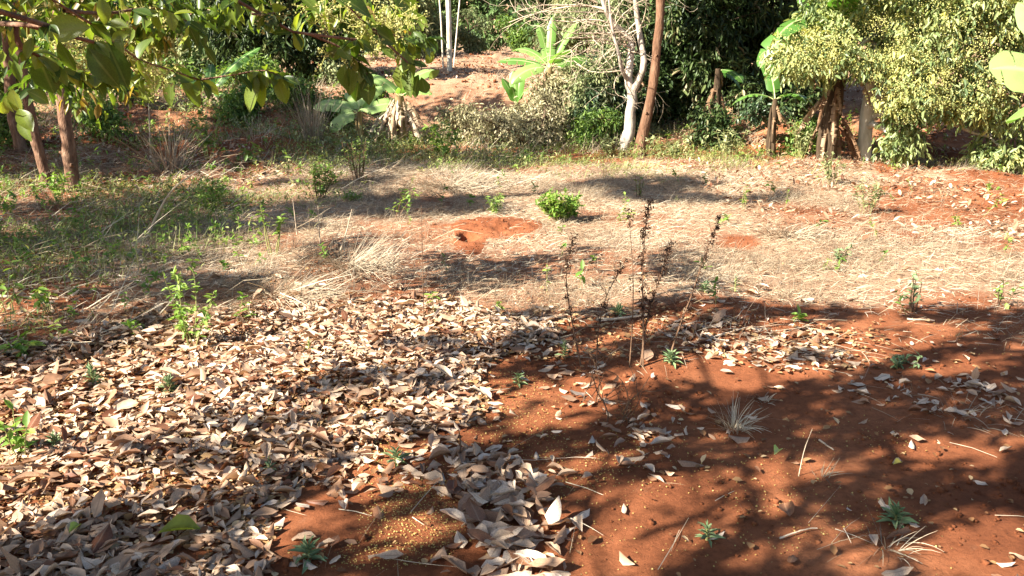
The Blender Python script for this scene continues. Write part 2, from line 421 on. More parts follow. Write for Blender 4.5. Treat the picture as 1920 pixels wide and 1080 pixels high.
def crown(mb, tpl, lobes, n, size, per=10, droop=.5, spread=.18, gap=.35, gscale=1.1, shell=.45, twigs=None, seed=1, mi=0, hi=1.0, reject=None):
    """leaf clusters spread through the lobes of a crown"""
    w = np.array([l[3] * l[4] + l[3] * l[5] for l in lobes]); w = w / w.sum()
    k = rng.choice(len(lobes), n * 2, p=w)
    Lb = np.array([l[:6] for l in lobes])[k]
    d = randdir(len(k)); r = rng.random(len(k)) ** shell
    c = Lb[:, :3] + d * r[:, None] * Lb[:, 3:6]
    nz = vnoise(c[:, 0] * gscale + c[:, 2] * .7, c[:, 2] * gscale + c[:, 1] * .5, seed)
    keep = (nz > gap) & (c[:, 2] > H(c[:, 0], c[:, 1]) + .05)
    if reject is not None: keep &= ~reject(c)
    c = c[keep][:n]; d = d[keep][:n]; nz = nz[keep][:n]
    n = len(c)
    cr = np.clip(rng.normal(.45, .22, n) + (nz - .6) * .5, 0, 1) * hi
    cc = np.repeat(c, per, 0)
    D = randdir(n * per) * .9 + np.repeat(d, per, 0) * .5; D[:, 2] -= droop
    Nn = randdir(n * per) * .7 + np.array([0, 0, 1.0])
    pp = cc + randdir(n * per) * (rng.random(n * per) ** .5 * spread)[:, None]
    rr = np.clip(np.repeat(cr, per) + rng.normal(0, .13, n * per), 0, 1)
    leaves(mb, tpl, pp, D, Nn, size * rng.uniform(.65, 1.2, n * per), rr, mi)
    if twigs is not None:
        st = max(1, n // 60)
        for q in c[::st]:
            i = int(np.argmin(((Lb[:, :3] - q) ** 2).sum(1)))
            limb(twigs, Lb[i, :3], q, .012, .004, 4, .06, sides=3)
    return c

# ------------------------------------------------------------------ trees
def tree(name, label, cat, trunk, rad, barkm, lobes, leafm, tpl, n, size, group=None, limbs=True, **kw):
    base = Vector(trunk[0])
    t = thing(name, label, cat, base, group)
    mb = MB(); pts = smooth_path(trunk, 22)
    rr = np.interp(np.linspace(0, 1, 22), np.linspace(0, 1, len(rad)), rad)
    rr[0] *= 1.25
    pts[0, 2] -= .1
    rr = rr * (1 + .05 * np.sin(np.arange(22) * 2.3 + base.x * 7)) ; tube(mb, pts, rr, 9, rough=.10)
    for kk in range(5):
        i = R.randint(2, 12); az = R.random() * 6.28; dv = np.array([math.cos(az), math.sin(az), .35])
        tube(mb, [pts[i] + dv * rr[i] * .6, pts[i] + dv * rr[i] * 1.05, pts[i] + dv * rr[i] * 1.3], [rr[i] * .38, rr[i] * .3, rr[i] * .12], 6)
    mb.build('trunk', barkm, t)
    tw = MB()
    if limbs:
        for l in lobes:
            k = int(np.argmin(np.linalg.norm(pts - np.array(l[:3]), axis=1) + np.abs(np.arange(22) - 15) * .03))
            limb(tw, pts[k], l[:3], rr[k] * .5 + .01, .015, 9, .10, .08, 5)
    cb = MB()
    crown(cb, tpl, lobes, n, size, twigs=tw, **kw)
    if tw.n: tw.build('branches', barkm, t)
    cb.build('crown', leafm, t)
    return t

def lobe(px, py, y, rpx, rpz=None, ry=None):
    p = P(px, py, y); r = rpx / FPX * y
    return (p.x, p.y, p.z, r, ry if ry else r, (rpz if rpz else rpx) / FPX * y)

# dark mango behind the clearing on the left
b = at(572, 158)
tree('mango_tree', 'dark dense mango tree on the rise behind the young banana plants', 'tree',
     [b, P(565, 110, b.y + .1), P(555, 40, b.y + .1), P(550, -120, b.y)], [.16, .13, .11, .06], M['bark_brown'],
     [lobe(520, 50, b.y - .6, 110, 75), lobe(440, 60, b.y - .5, 80, 95), lobe(600, 80, b.y - .4, 75, 70), lobe(480, -60, b.y, 170, 90), lobe(620, -50, b.y, 110, 80), lobe(420, 120, b.y - .3, 60, 40)],
     M['mango'], T_MANGO, 1500, .21, per=11, gap=.22, seed=21)
# dark mango right of the two trunks
b = Vector(P(1392, 230, 17.6)); b.z = h1(b.x, b.y)
tree('mango_tree', 'dark mango tree with drooping leaves behind the two slanting trunks', 'tree',
     [b, P(1388, 190, b.y), P(1380, 100, b.y), P(1370, -100, b.y)], [.15, .13, .10, .06], M['bark_dark'],
     [lobe(1330, 40, b.y - 1.0, 110, 70), lobe(1420, 20, b.y - .6, 95, 80), lobe(1265, 80, b.y - .8, 70, 75), lobe(1345, 130, b.y - 1.1, 90, 62), lobe(1280, 165, b.y - .6, 75, 60), lobe(1430, 100, b.y - .2, 60, 60), lobe(1370, -80, b.y, 190, 80), (b.x - 2.4, b.y - 3.8, 4.0, 1.7, 1.5, .8), (b.x - .9, b.y - 3.2, 4.2, 1.6, 1.4, .8), lobe(1330, 205, b.y - .9, 85, 45), lobe(1420, 165, b.y - .8, 65, 50)],  # the two lobes above view are added to shade the banana stems
     M['mango'], T_MANGO, 2700, .21, per=11, gap=.24, seed=22, hi=1.12)
# dark shrubby mango behind the white trunk
b = at(1128, 262)
tree('mango_sapling', 'dark leafy sapling crowding the foot of the white bare tree', 'tree',
     [b, P(1130, 225, b.y), P(1135, 150, b.y)], [.05, .04, .02], M['bark_dark'],
     [lobe(1128, 195, b.y - .1, 52, 55), lobe(1150, 140, b.y + .2, 52, 50), lobe(1105, 225, b.y - .2, 36, 34), lobe(1165, 215, b.y + .3, 40, 45)],
     M['mango_light'], T_MANGO, 560, .13, per=10, gap=.25, seed=23, spread=.12)
# flowering avocado on the right
b = at(1618, 303)
def bare_soil_gap(c):
    px, py = proj(c[:, 0], c[:, 1], c[:, 2])
    return (ell(px, py, 1775, 240, 75, 24) | ell(px, py, 1885, 265, 40, 16) | ell(px, py, 1560, 255, 32, 60) | ell(px, py, 1628, 225, 36, 95)) & (rng.random(len(c)) < .9)
avo = tree('avocado_tree', 'flowering avocado tree with pale trunk and yellow-green crown hanging to the ground', 'tree',
     [b, P(1624, 240, b.y + .05), P(1631, 180, b.y + .05), P(1641, 100, b.y), P(1655, 20, b.y), P(1670, -160, b.y)], [.11, .095, .085, .08, .07, .05], M['bark_pale'],
     [lobe(1600, 95, b.y - .5, 95, 60), lobe(1510, 105, b.y - .5, 75, 42), lobe(1560, 40, b.y - .3, 85, 50), lobe(1720, 60, b.y - .5, 130, 85), lobe(1850, 50, b.y - .8, 120, 90), lobe(1700, 160, b.y - .9, 75, 60), lobe(1810, 150, b.y - .8, 95, 55),
      lobe(1690, 235, b.y - .6, 42, 60), lobe(1690, 270, b.y - .7, 48, 45), lobe(1885, 285, b.y - .9, 60, 30), lobe(1800, 205, b.y - .8, 70, 40), lobe(1900, 235, b.y - .8, 60, 45), lobe(1720, 210, b.y - .9, 55, 45), lobe(1900, 180, b.y - .8, 70, 70), lobe(1650, -50, b.y, 200, 60), lobe(1850, -60, b.y, 180, 70), lobe(1960, 120, b.y - .6, 80, 90)],
     M['avo_crown'], lite(.17, .45, -.25), 3000, .115, per=9, gap=.36, hi=1.2, gscale=1.8, seed=25, spread=.16, droop=.75, reject=bare_soil_gap)
fb = MB()
n = 1100
lb = [lobe(1600, 85, b.y - .6, 95, 60), lobe(1720, 60, b.y - .6, 130, 85), lobe(1850, 60, b.y - .9, 120, 90), lobe(1700, 160, b.y - 1.0, 75, 60), lobe(1510, 100, b.y - .6, 75, 42), lobe(1810, 150, b.y - .9, 95, 55)]
k = rng.integers(0, len(lb), n); A = np.array(lb)[k]; d = randdir(n); d[:, 1] = -abs(d[:, 1])
c = A[:, :3] + d * A[:, 3:6] * rng.uniform(.85, 1.08, n)[:, None]
m_ = 14
leaves(fb, lite(.38, .2, 0), np.repeat(c, m_, 0) + rng.normal(0, .045, (n * m_, 3)), randdir(n * m_) + [0, 0, .4], randdir(n * m_), .017, rng.random(n * m_))
fb.build('blossom', M['flower'], avo)

# red-brown slanting trunk
b = at(1196, 292)
y0 = b.y
tree('slanting_tree', 'tree with smooth red-brown trunk slanting to the right beside the white bare tree', 'tree',
     [b, P(1207, 243, y0), P(1219, 190, y0), P(1228, 133, y0), P(1231, 89, y0), P(1237, 44, y0), P(1238, 0, y0), P(1250, -120, y0), P(1240, -300, y0)], [.095, .078, .074, .068, .062, .057, .052, .045, .035], M['bark_red'],
     [(b.x + .6, y0 + .2, 4.6, 1.4, 1.4, .9), (b.x - .3, y0, 5.4, 1.2, 1.3, .8), (b.x + 1.2, y0 + .6, 5.6, 1.3, 1.2, .8)], M['mango_light'], T_MANGO, 420, .16, per=9, gap=.2, seed=26)

# white bare tree
b = at(1166, 281); y0 = b.y
wt = thing('bare_tree', 'leafless white-barked tree with forked trunk and a tangle of bare twigs', 'tree', b)
mb = MB()
tr = smooth_path([b - Vector((0, 0, .1)), P(1181, 231, y0), P(1185, 190, y0), P(1186, 165, y0)], 12)
tr[3:9, 0] += np.array([.008, .016, .012, -.008, -.016, -.008]); tube(mb, tr, np.linspace(.105, .075, 12) , 9, rough=.12); mb.build('trunk', M['bark_white'], wt)
def fork(ps, r0, r1):
    mb = MB(); p = smooth_path(ps, 16); tube(mb, p, np.linspace(r0, r1, 16), 7, rough=.1); mb.build('fork', M['bark_white'], wt); return p
f1 = fork([P(1185, 172, y0), P(1178, 148, y0), P(1184, 89, y0 + .1), P(1176, 68, y0 + .1), P(1154, 50, y0), P(1136, 18, y0 - .1), P(1118, -40, y0 - .2)], .07, .03)
f2 = fork([P(1187, 172, y0), P(1200, 145, y0 - .1), P(1208, 118, y0 - .1), P(1200, 70, y0), P(1192, 10, y0), P(1188, -60, y0)], .06, .03)
f3 = fork([P(1178, 152, y0), P(1166, 130, y0 - .2), P(1160, 100, y0 - .3), P(1148, 55, y0 - .3), P(1140, -20, y0 - .4)], .035, .015)
tw = MB()
def branchy(mb, p, d, L, r, depth):
    d = unit(np.array(d, float)); n = 6; pts = [np.array(p, float)]
    for i in range(n):
        d = unit(d + rng.normal(0, .22, 3) + np.array([0, 0, -.03])); pts.append(pts[-1] + d * L / n)
    tube(mb, pts, np.linspace(r, r * .45, n + 1), 4 if r > .012 else 3)
    if depth > 0:
        for k in range(rng.integers(2, 5)):
            i = rng.integers(1, n + 1); nd = unit(d * .6 + rng.normal(0, .65, 3) + np.array([0, 0, .1]))
            branchy(mb, pts[i], nd, L * rng.uniform(.45, .8), r * .55, depth - 1)
for f, m in ((f1, 6), (f2, 6), (f3, 4)):
    for i in range(m):
        q = f[rng.integers(3, 16)]
        branchy(tw, q, (rng.normal(-.75, .7), rng.normal(-.2, .5), rng.normal(.1, .5)), rng.uniform(.6, 1.2), .012, 2)
for px_, py_, dx in ((1140, 20, -1), (1120, 5, -1), (1184, 89, -1), (1170, 60, -1), (1150, 45, -1), (1130, 15, -1.2)):
    branchy(tw, P(px_, py_, y0 - .1), (dx, -.1, .15), rng.uniform(1.1, 1.6), .015, 2)
tw.build('twigs', M['twig'], wt)

# slim brown trunks on the left with their high crowns
def slim(label, pts, r, lobes, n=240):
    return tree('slim_tree', label, 'tree', pts, r, M['bark_brown'], lobes, M['canopy'], T_AVO, n, .16, group='slim brown trunks at the left', per=9, gap=.2, seed=31)
b = at(138, 358); y0 = b.y
slim('straight slim brown trunk, rightmost of the three at the left', [b, P(128, 270, y0), P(118, 180, y0), P(112, 60, y0), P(100, -150, y0)], [.085, .072, .068, .06, .04],
     [(b.x - .5, y0 - .2, 3.9, 1.5, 1.3, .8), (b.x + .6, y0 + .6, 4.4, 1.2, 1.3, .7)])
b = at(92, 348); y0 = b.y
slim('slim brown trunk leaning left, middle of the three at the left', [b, P(75, 290, y0), P(60, 230, y0), P(40, 120, y0), P(10, -120, y0)], [.06, .06, .055, .05, .035],
     [(b.x - 1.2, y0 + .2, 3.8, 1.3, 1.3, .7)], 160)
b = at(40, 282); y0 = b.y
slim('slim brown trunk farther back, leftmost of the three', [b, P(26, 220, y0), P(18, 140, y0), P(10, 20, y0), P(-5, -160, y0)], [.085, .075, .07, .06, .04],
     [(b.x - .5, y0, 4.4, 1.6, 1.4, .9)], 200)

# three pale poles in the field
for lab, a0, a1, r in (('thickest of three pale straight trunks in the tilled field', (843, 133), (838, -60), .075),
                       ('thin pale pole just left of the thick pale trunk', (831, 126), (820, -60), .025),
                       ('thin pale pole just right of the thick pale trunk', (850, 124), (866, -60), .022)):
    b = at(*a0); t = thing('pale_tree', lab, 'tree', b, 'pale trunks in the field')
    mb = MB(); p = smooth_path([b - Vector((0, 0, .1)), P((a0[0] + a1[0]) / 2 + 1, (a0[1] + a1[1]) / 2, b.y), P(*a1, b.y), P(a1[0], -220, b.y)], 14)
    tube(mb, p, np.linspace(r, r * .7, 14), 7, rough=.06); mb.build('trunk', M['bark_pale'], t)
    cb = MB(); q = p[-1]
    crown(cb, T_FAR, [(q[0], q[1], q[2] + .8, 1.0, 1.0, .9)], 60 if r > .05 else 25, .16, seed=5); cb.build('crown', M['shrub'], t)

# trees and shrubs of the background
def bgtree(name, label, cat, px, ybase, top_py, w_px, mat, n, size, seed, tpl=T_FAR, bark='bark_dark', nl=5, low=.15, group='trees and shrubs behind the clearing', per=9, gap=.25, hi=1.0):
    x = (px - 960) / FPX * ybase; z = h1(x, ybase)
    q = np.random.default_rng(seed)
    top = P(px, top_py, ybase).z; hgt = max(top - z, .5); w = w_px / FPX * ybase * .5
    lobes = []
    for i in range(nl):
        f = low + (1 - low) * (i + .5) / nl
        lobes.append((x + q.uniform(-.5, .5) * w, ybase + q.uniform(-.4, .4) * w, z + hgt * f, w * q.uniform(.45, .75), w * q.uniform(.4, .6), hgt * q.uniform(.2, .34)))
    return tree(name, label, cat, [Vector((x, ybase, z)), Vector((x + .05, ybase, z + hgt * .35)), Vector((x + q.uniform(-.2, .2), ybase, z + hgt * .8))],
                [.02 + .02 * hgt, .015 + .015 * hgt, .02], M[bark], lobes, M[mat], tpl, n, size, group, per=per, gap=gap, seed=seed, hi=hi)

bg = [
 ('leafy_shrub', 'yellow-green tall shrub behind the pale trunks, left of them', 'shrub', 740, 29, -50, 190, 'sage', 700, .16, 41),
 ('leafy_shrub', 'pale shrub between the dark mango and the yellow-green tall shrub', 'shrub', 655, 27, -60, 130, 'shrub', 420, .15, 42),
 ('forest_tree', 'dark tree at the far edge of the tilled field', 'tree', 905, 37, -120, 170, 'wood_far', 800, .22, 43),
 ('leafy_shrub', 'bright green shrub at the top end of the tilled field', 'shrub', 960, 33, 40, 90, 'shrub', 240, .15, 44),
 ('forest_tree', 'shaded tree behind the fan of large banana leaves', 'tree', 1040, 30, -120, 200, 'wood_far', 700, .2, 45),
 ('leafy_shrub', 'grey-green shrub draped over the bank behind the bare twigs', 'shrub', 1085, 21, -20, 150, 'sage', 520, .13, 46),
 ('forest_tree', 'dark tree behind the dark mango on the right', 'tree', 1230, 26, -140, 260, 'wood_far', 700, .2, 47),
 ('forest_tree', 'dark tree in the gap left of the flowering avocado', 'tree', 1470, 24, -120, 230, 'wood_far', 640, .2, 48),
 ('forest_tree', 'shaded tree behind the flowering avocado', 'tree', 1720, 24, -140, 420, 'wood_far', 800, .2, 49),
 ('forest_tree', 'dark tree between the slim trunks and the dark mango', 'tree', 300, 26, -140, 260, 'wood_far', 800, .2, 50),
 ('forest_tree', 'dark tree behind the slim trunks at the left', 'tree', 90, 25, -140, 300, 'wood_far', 800, .2, 51),
 ('leafy_shrub', 'green shrub on the upper left terrace below the hanging leaves', 'shrub', 210, 18.5, 90, 130, 'shrub', 300, .12, 52),
 ('leafy_shrub', 'low green shrub on the left terrace left of the lone dry stalk', 'shrub', 330, 18.5, 120, 120, 'shrub', 240, .12, 53),
 ('leafy_shrub', 'shaded green shrub at the left edge behind the slim trunks', 'shrub', 40, 17, 60, 130, 'shrub', 300, .12, 54),
 ('leafy_shrub', 'light green shrub under the far dark tree by the field', 'shrub', 880, 31, 30, 70, 'sage', 200, .13, 55),
 ('leafy_shrub', 'pale vine-covered shrub right of the upright banana shoots', 'shrub', 1040, 15.2, 150, 120, 'brush', 420, .085, 56),
 ('leafy_shrub', 'low tangled shrub at the back edge of the clearing', 'shrub', 985, 14.6, 212, 150, 'brush', 330, .07, 57),
 ('leafy_shrub', 'bright leafy shrub below the dark sapling', 'shrub', 1120, 14.3, 222, 110, 'shrub', 260, .075, 58),
 ('leafy_shrub', 'sprawling shrub under the bank beside the leafy weed', 'shrub', 890, 15.0, 215, 130, 'brush', 240, .07, 59),
 ('leafy_shrub', 'shrub in the shade behind the dry tall clump', 'shrub', 520, 16.2, 175, 130, 'shrub', 240, .09, 60),
 ('leafy_shrub', 'small green shrub at the foot of the old banana stem', 'shrub', 1500, 13.0, 235, 70, 'shrub', 170, .07, 61),
 ('dark_shrub', 'dark shrub in the shade right of the red-brown trunk', 'shrub', 1275, 16.6, 165, 130, 'mango', 330, .13, 80),
 ('dark_shrub', 'dark shrub behind the dried banana under the mango', 'shrub', 1350, 17.2, 150, 150, 'mango', 360, .14, 81),
 ('dark_shrub', 'dark shrub behind the small drooping banana', 'shrub', 1435, 16.4, 140, 140, 'mango', 380, .14, 82),
 ('dark_shrub', 'dark shrub behind the old banana stem', 'shrub', 1510, 16.5, 150, 120, 'mango', 280, .14, 83),
 ('dark_shrub', 'dark shrub behind the white bare tree', 'shrub', 1195, 16.2, 120, 130, 'mango', 380, .13, 84),
 ('tangled_shrub', 'pale tangled shrub climbing the bank left of the white bare tree', 'shrub', 1112, 14.9, 120, 110, 'sage', 420, .075, 85),
 ('vine_shrub', 'tall pale vine-draped shrub behind the bare twigs', 'shrub', 1105, 16.0, -20, 130, 'sage', 620, .085, 93),
 ('dark_shrub', 'dark low shrub between the small drooping banana and old stem', 'shrub', 1480, 14.6, 195, 90, 'mango', 200, .11, 94),
 ('dark_shrub', 'dark low shrub right of the dried banana stump', 'shrub', 1400, 15.2, 190, 110, 'mango', 230, .11, 95),
 ('dark_shrub', 'dark shrub added in place of shade over the foot of the dried banana', 'shrub', 1322, 13.9, 208, 110, 'mango', 190, .10, 96),  # added dark foliage over a stem that would only be lost in shade
 ('dark_shrub', 'leafy shrub added in place of shade before the small drooping banana', 'shrub', 1432, 13.5, 222, 90, 'mango_light', 150, .09, 97),  # added as well, standing in for the shade on this banana
 ('tangled_shrub', 'straw-coloured tangle under the bright big banana', 'shrub', 1010, 14.2, 190, 110, 'brush', 280, .06, 86),
 ('tangled_shrub', 'green tangle filling the foot of the bank by the leafy weed', 'shrub', 930, 14.3, 222, 120, 'brush', 220, .06, 87),
 ('tangled_shrub', 'dark green tangle beside the long shaded banana leaves', 'shrub', 470, 14.6, 200, 120, 'shrub', 240, .075, 88),
 ('tangled_shrub', 'green tangle behind the tall dry reed clump', 'shrub', 560, 15.2, 185, 110, 'shrub', 240, .075, 89),
 ('tangled_shrub', 'small leafy tangle behind the young banana plant', 'shrub', 650, 15.4, 200, 110, 'shrub', 200, .075, 90),
 ('tangled_shrub', 'weedy tangle between the slim trunks and dry twiggy clump', 'shrub', 205, 13.0, 225, 110, 'shrub', 200, .07, 91),
 ('tangled_shrub', 'weedy tangle at the left edge behind the leaning slim trunk', 'shrub', 25, 12.8, 215, 100, 'shrub', 180, .07, 92),
 ('leafy_shrub', 'broad green shrub on the terrace between the slim trunks and the dark tree', 'shrub', 150, 20.5, 60, 170, 'shrub', 380, .13, 63),
 ('leafy_shrub', 'olive shrub on the terrace left of the dark mango', 'shrub', 400, 20.5, 70, 150, 'sage', 330, .12, 64),
 ('leafy_shrub', 'low olive shrub at the foot of the dark mango', 'shrub', 480, 18.2, 140, 110, 'shrub', 200, .10, 65),
 ('leafy_shrub', 'low pale shrub just right of the mango trunk', 'shrub', 640, 19.5, 120, 120, 'sage', 240, .10, 66),
 ('leafy_shrub', 'low green shrub under the hanging leaves beside the skirted banana', 'shrub', 700, 17.5, 165, 90, 'shrub', 160, .09, 67),
 ('leafy_shrub', 'tiny green shrub on the left slope behind the dry twiggy clump', 'shrub', 260, 15.6, 195, 90, 'shrub', 130, .08, 68),
 ('leafy_shrub', 'light shrub at the top of the tilled field, nearest the pale trunks', 'shrub', 800, 30, 20, 110, 'sage', 300, .14, 69),
 ('forest_tree', 'tall dark tree filling the view above the tilled field', 'tree', 830, 40, -140, 260, 'wood_far', 800, .24, 70),
 ('forest_tree', 'dark tree at the far left behind the dark mango', 'tree', 520, 30, -140, 320, 'wood_far', 700, .22, 72),
 ('forest_tree', 'tree at the right behind the avocado crown', 'tree', 1930, 20, -140, 220, 'wood_far', 500, .18, 62),
]
for n_, lab, cat, px, yb, tp, w, mt, nn, sz, sd_ in bg:
    bgtree(n_, lab, cat, px, yb, tp, w, mt, int(nn * .88), sz * 1.05, sd_)

# far wood on the rise: one mass
fw = MB(); n = 3200
x = rng.uniform(-60, 60, n); y = rng.uniform(42, 95, n); z = H(x, y) + rng.random(n) ** 1.3 * 6
c = np.stack([x, y, z], -1); cr = np.repeat(np.clip(vnoise(x * .3, y * .3 + z * .4, 77) + rng.normal(0, .1, n), 0, 1), 9)
leaves(fw, T_FAR, np.repeat(c, 9, 0) + rng.normal(0, .55, (n * 9, 3)), randdir(n * 9) + [0, 0, -.4], randdir(n * 9) + [0, 0, .6], rng.uniform(.4, .8, n * 9), cr)
tag(fw.build('far_wood', M['wood_far']), 'dense wood on the rise closing off the view', 'wood', kind='stuff')

# ------------------------------------------------------------------ banana plants
def banana_leaf(root, base, az, el, L, W, arch=.9, tear=.12, roll=0.0, mat='banana', rnd=.5, fold=.25, ribbed=True, pet=.12, name='leaf', crinkle=0.0):
    n = 26; s = np.linspace(0, 1, n + 1)
    base = np.array(base, float)
    ang = el - arch * s ** 1.25
    hd = np.array([math.cos(az), math.sin(az), 0])
    d = np.cos(ang)[:, None] * hd + np.sin(ang)[:, None] * np.array([0, 0, 1.0])
    p = base + np.vstack([np.zeros(3), np.cumsum((d[:-1] + d[1:]) / 2 * (L / n), axis=0)])
    side = np.array([-math.sin(az), math.cos(az), 0])
    nrm = np.cross(d, side[None]); nrm = unit(nrm) * np.sign(nrm[:, 2:3].mean() or 1)
    sd_ = side[None] * math.cos(roll) + nrm * math.sin(roll); nn = nrm * math.cos(roll) - side[None] * math.sin(roll)
    mb = MB()
    t = np.clip((s - pet) / (1 - pet), 0, 1)
    hw = W * .5 * np.clip(t / .12, 0, 1) ** .6 * np.clip((1 - t) / .25, 0, 1) ** .55
    r = rnd if not np.isscalar(rnd) else rnd
    for sg in (-1, 1):
        i = 0
        while i < n:
            if hw[i] < 1e-4 and hw[i + 1] < 1e-4: i += 1; continue
            j = i + 1
            while j < n and rng.random() > tear: j += 1
            dr = fold + rng.normal(0, .12 + crinkle) if tear > .02 else fold
            k = np.arange(i, j + 1); V = []; mid = []
            for q, kk in enumerate(k):
                shrink = 0.0
                if q == 0 and i > 0 and tear > .02: shrink = .35
                if q == len(k) - 1 and j < n and tear > .02: shrink = -.35
                off = d[kk] * (L / n) * shrink
                for u in (0, .5, 1.0):
                    dd = dr * (u ** 1.6) + crinkle * rng.normal(0, .25)
                    V.append(p[kk] + (sg * sd_[kk] * math.cos(dr * u) - nn[kk] * math.sin(dd) * .9) * hw[kk] * u + off * u); mid.append(u)
            m = len(k); Q = []
            for a_ in range(m - 1):
                for b_ in range(2): Q.append((a_ * 3 + b_, a_ * 3 + 3 + b_, a_ * 3 + 4 + b_, a_ * 3 + 1 + b_))
            mb.add(V, Q, np.clip(rnd + rng.normal(0, .04), 0, 1), np.array(mid)); i = j
    lf = mb.build(name, M[mat], root)
    if ribbed:
        rb = MB(); tube(rb, p - nn * .006, np.linspace(.016, .004, n + 1) * (L / 1.2) ** .7, 5)
        rb.build('midrib', M['banana_rib'], lf)
    return lf

def banana(label, base, h, r, lvs, dead=6, tone=(.35, 1), mat_stem='pseudostem', rnd=.6, lean=(0, 0), name='banana_plant', deadlen=.7, skirt=.6):
    base = Vector(base); t = thing(name, label, 'banana plant', base, 'banana plants')
    mb = MB(); nseg = 14; z = np.linspace(0, 1, nseg)
    pts = np.array([[base.x + lean[0] * q, base.y + lean[1] * q, base.z - .08 + (h + .08) * q] for q in z])
    tube(mb, pts, r * (1.15 - .55 * z) , 10, rough=.08)
    for k in range(7):        # overlapping sheaths
        a0 = rng.random() * 6.28; z0 = rng.uniform(0, .6) * h
        pp = [pts[0] + np.array([math.cos(a0) * r * 1.05, math.sin(a0) * r * 1.05, z0 + q * h * .4]) * 1 for q in np.linspace(0, 1, 5)]
        tube(mb, pp, np.array([.3, .4, .35, .25, .05]) * r, 5)
    mb.build('pseudostem', M[mat_stem], t)
    top = pts[-1]
    for (az, el, L, W, arch, tear, roll) in lvs:
        banana_leaf(t, top - np.array([0, 0, .02]), math.radians(az), math.radians(el), L, W, arch, tear, -1.7 * roll, rnd=np.clip(rnd + rng.normal(0, .15), 0, 1))
    for k in range(dead):
        az = rng.random() * 6.28; z0 = rng.uniform(skirt, 1.0)
        p = pts[0] * (1 - z0) + pts[-1] * z0
        q = p + np.array([math.cos(az), math.sin(az), 0]) * r * .9
        banana_leaf(t, q, az, math.radians(rng.uniform(-75, -40)), deadlen * rng.uniform(.5, 1.1), .13 * rng.uniform(.4, 1.3), .5, .42, rng.normal(0, .5), 'banana_dead', rng.uniform(*tone), 1.0, False, .05, 'dead_leaf', .35)
    return t

# young plant at (680,200)
banana('young banana plant with broad pale leaves fanned out beside the dead-leaf skirt', at(676, 268), .52, .06,
       [(178, 28, .80, .26, .9, .12, .5), (100, 68, .75, .26, .6, .05, .3), (60, 52, .80, .25, .8, .05, -.2), (15, 26, .72, .26, .6, .15, -.5), (200, -8, .6, .22, 1.0, .1, .6), (135, 60, .5, .16, .8, .1, .2), (-60, 35, .45, .16, 1.2, .1, 0)], dead=4, deadlen=.35, rnd=.85, mat_stem='pseudostem')
# old plant with skirt of dead leaves at (750,200)
banana('banana plant wrapped in a skirt of white dried hanging leaves', at(752, 268), .78, .12,
       [(80, 75, .8, .2, .6, .08, .3), (20, 60, .8, .24, 1.0, .1, -.3), (170, 55, .75, .22, 1.1, .1, .4), (-70, 50, .6, .2, 1.3, .1, 0), (-20, 35, .65, .22, 1.2, .1, -.3)], dead=34, deadlen=.7, rnd=.6, skirt=.75)
# large bright one at (1000,100)
bb = Vector(P(1030, 160, 15.4)); bb.z = h1(bb.x, bb.y)
banana('big banana plant with bright upright leaves above the vine-covered bank', bb, max(P(1030, 126, 15.4).z - bb.z, .3), .10,
       [(172, 22, .95, .2, .6, .3, .35), (125, 74, .85, .18, .35, .2, .1), (75, 82, .9, .17, .2, .18, -.1), (30, 62, .95, .16, .3, .2, -.2), (150, 50, .8, .18, 1.0, .3, .3), (-60, 50, .9, .28, 1.2, .08, 0), (200, 10, .8, .25, 1.2, .1, .5), (20, 35, .9, .26, 1.1, .1, -.4)], dead=4, rnd=.5)
# upright shoots at (970,180)
bb = Vector(P(968, 205, 15.8)); bb.z = h1(bb.x, bb.y)
banana('cluster of upright dark green banana shoots below the bright big one', bb, max(P(968, 195, 15.8).z - bb.z, .25), .07,
       [(110, 80, .62, .2, .2, .02, .2), (60, 78, .58, .2, .25, .02, -.1), (160, 70, .55, .18, .4, .02, .3), (-40, 66, .45, .18, .7, .03, -.2), (-110, 70, .42, .16, .6, .03, .1)], dead=3, deadlen=.4, rnd=.38)
bb = Vector(P(1085, 215, 16.5)); bb.z = h1(bb.x, bb.y)
banana('shaded banana plant half hidden by the dark sapling', bb, .55, .08, [(150, 45, .8, .24, 1.2, .08, .4), (200, 30, .7, .22, 1.4, .08, .3), (90, 70, .7, .22, .7, .08, 0), (10, 50, .6, .22, 1.3, .08, -.3)], dead=4, deadlen=.4, rnd=.35)
# old stem at (1545,230)
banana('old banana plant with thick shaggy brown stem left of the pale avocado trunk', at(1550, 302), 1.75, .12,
       [(150, 60, 1.5, .32, 1.2, .2, .3), (205, 40, 1.3, .32, 1.7, .25, .2), (250, 55, 1.6, .4, 1.5, .1, 0), (30, 60, 1.6, .42, 1.2, .1, -.3), (175, 20, 1.3, .38, 1.6, .12, .5)], dead=26, deadlen=.8, rnd=.1, skirt=.3, mat_stem='pseudostem_old_shaded', tone=(0, .5))
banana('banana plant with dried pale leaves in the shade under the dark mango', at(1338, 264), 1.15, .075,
       [(20, -10, .6, .22, 1.0, .3, -.4), (-30, 5, .5, .2, 1.2, .3, -.2)], dead=16, deadlen=.5, rnd=.12, skirt=.3, mat_stem='pseudostem_old_shaded', tone=(0, .5))  # green and dead leaf tones set low for the shade under the mango
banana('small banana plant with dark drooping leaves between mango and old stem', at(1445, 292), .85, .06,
       [(100, 70, .8, .22, .8, .2, .1), (10, 30, .7, .2, 1.5, .25, 0), (170, 30, .7, .2, 1.5, .25, 0), (-50, 40, .6, .2, 1.7, .25, 0)], dead=8, deadlen=.4, rnd=.06, mat_stem='pseudostem_old_shaded', tone=(0, .35))  # shade put into the leaf colour by low tones
bb = Vector(P(400, 240, 15.2)); bb.z = h1(bb.x, bb.y)
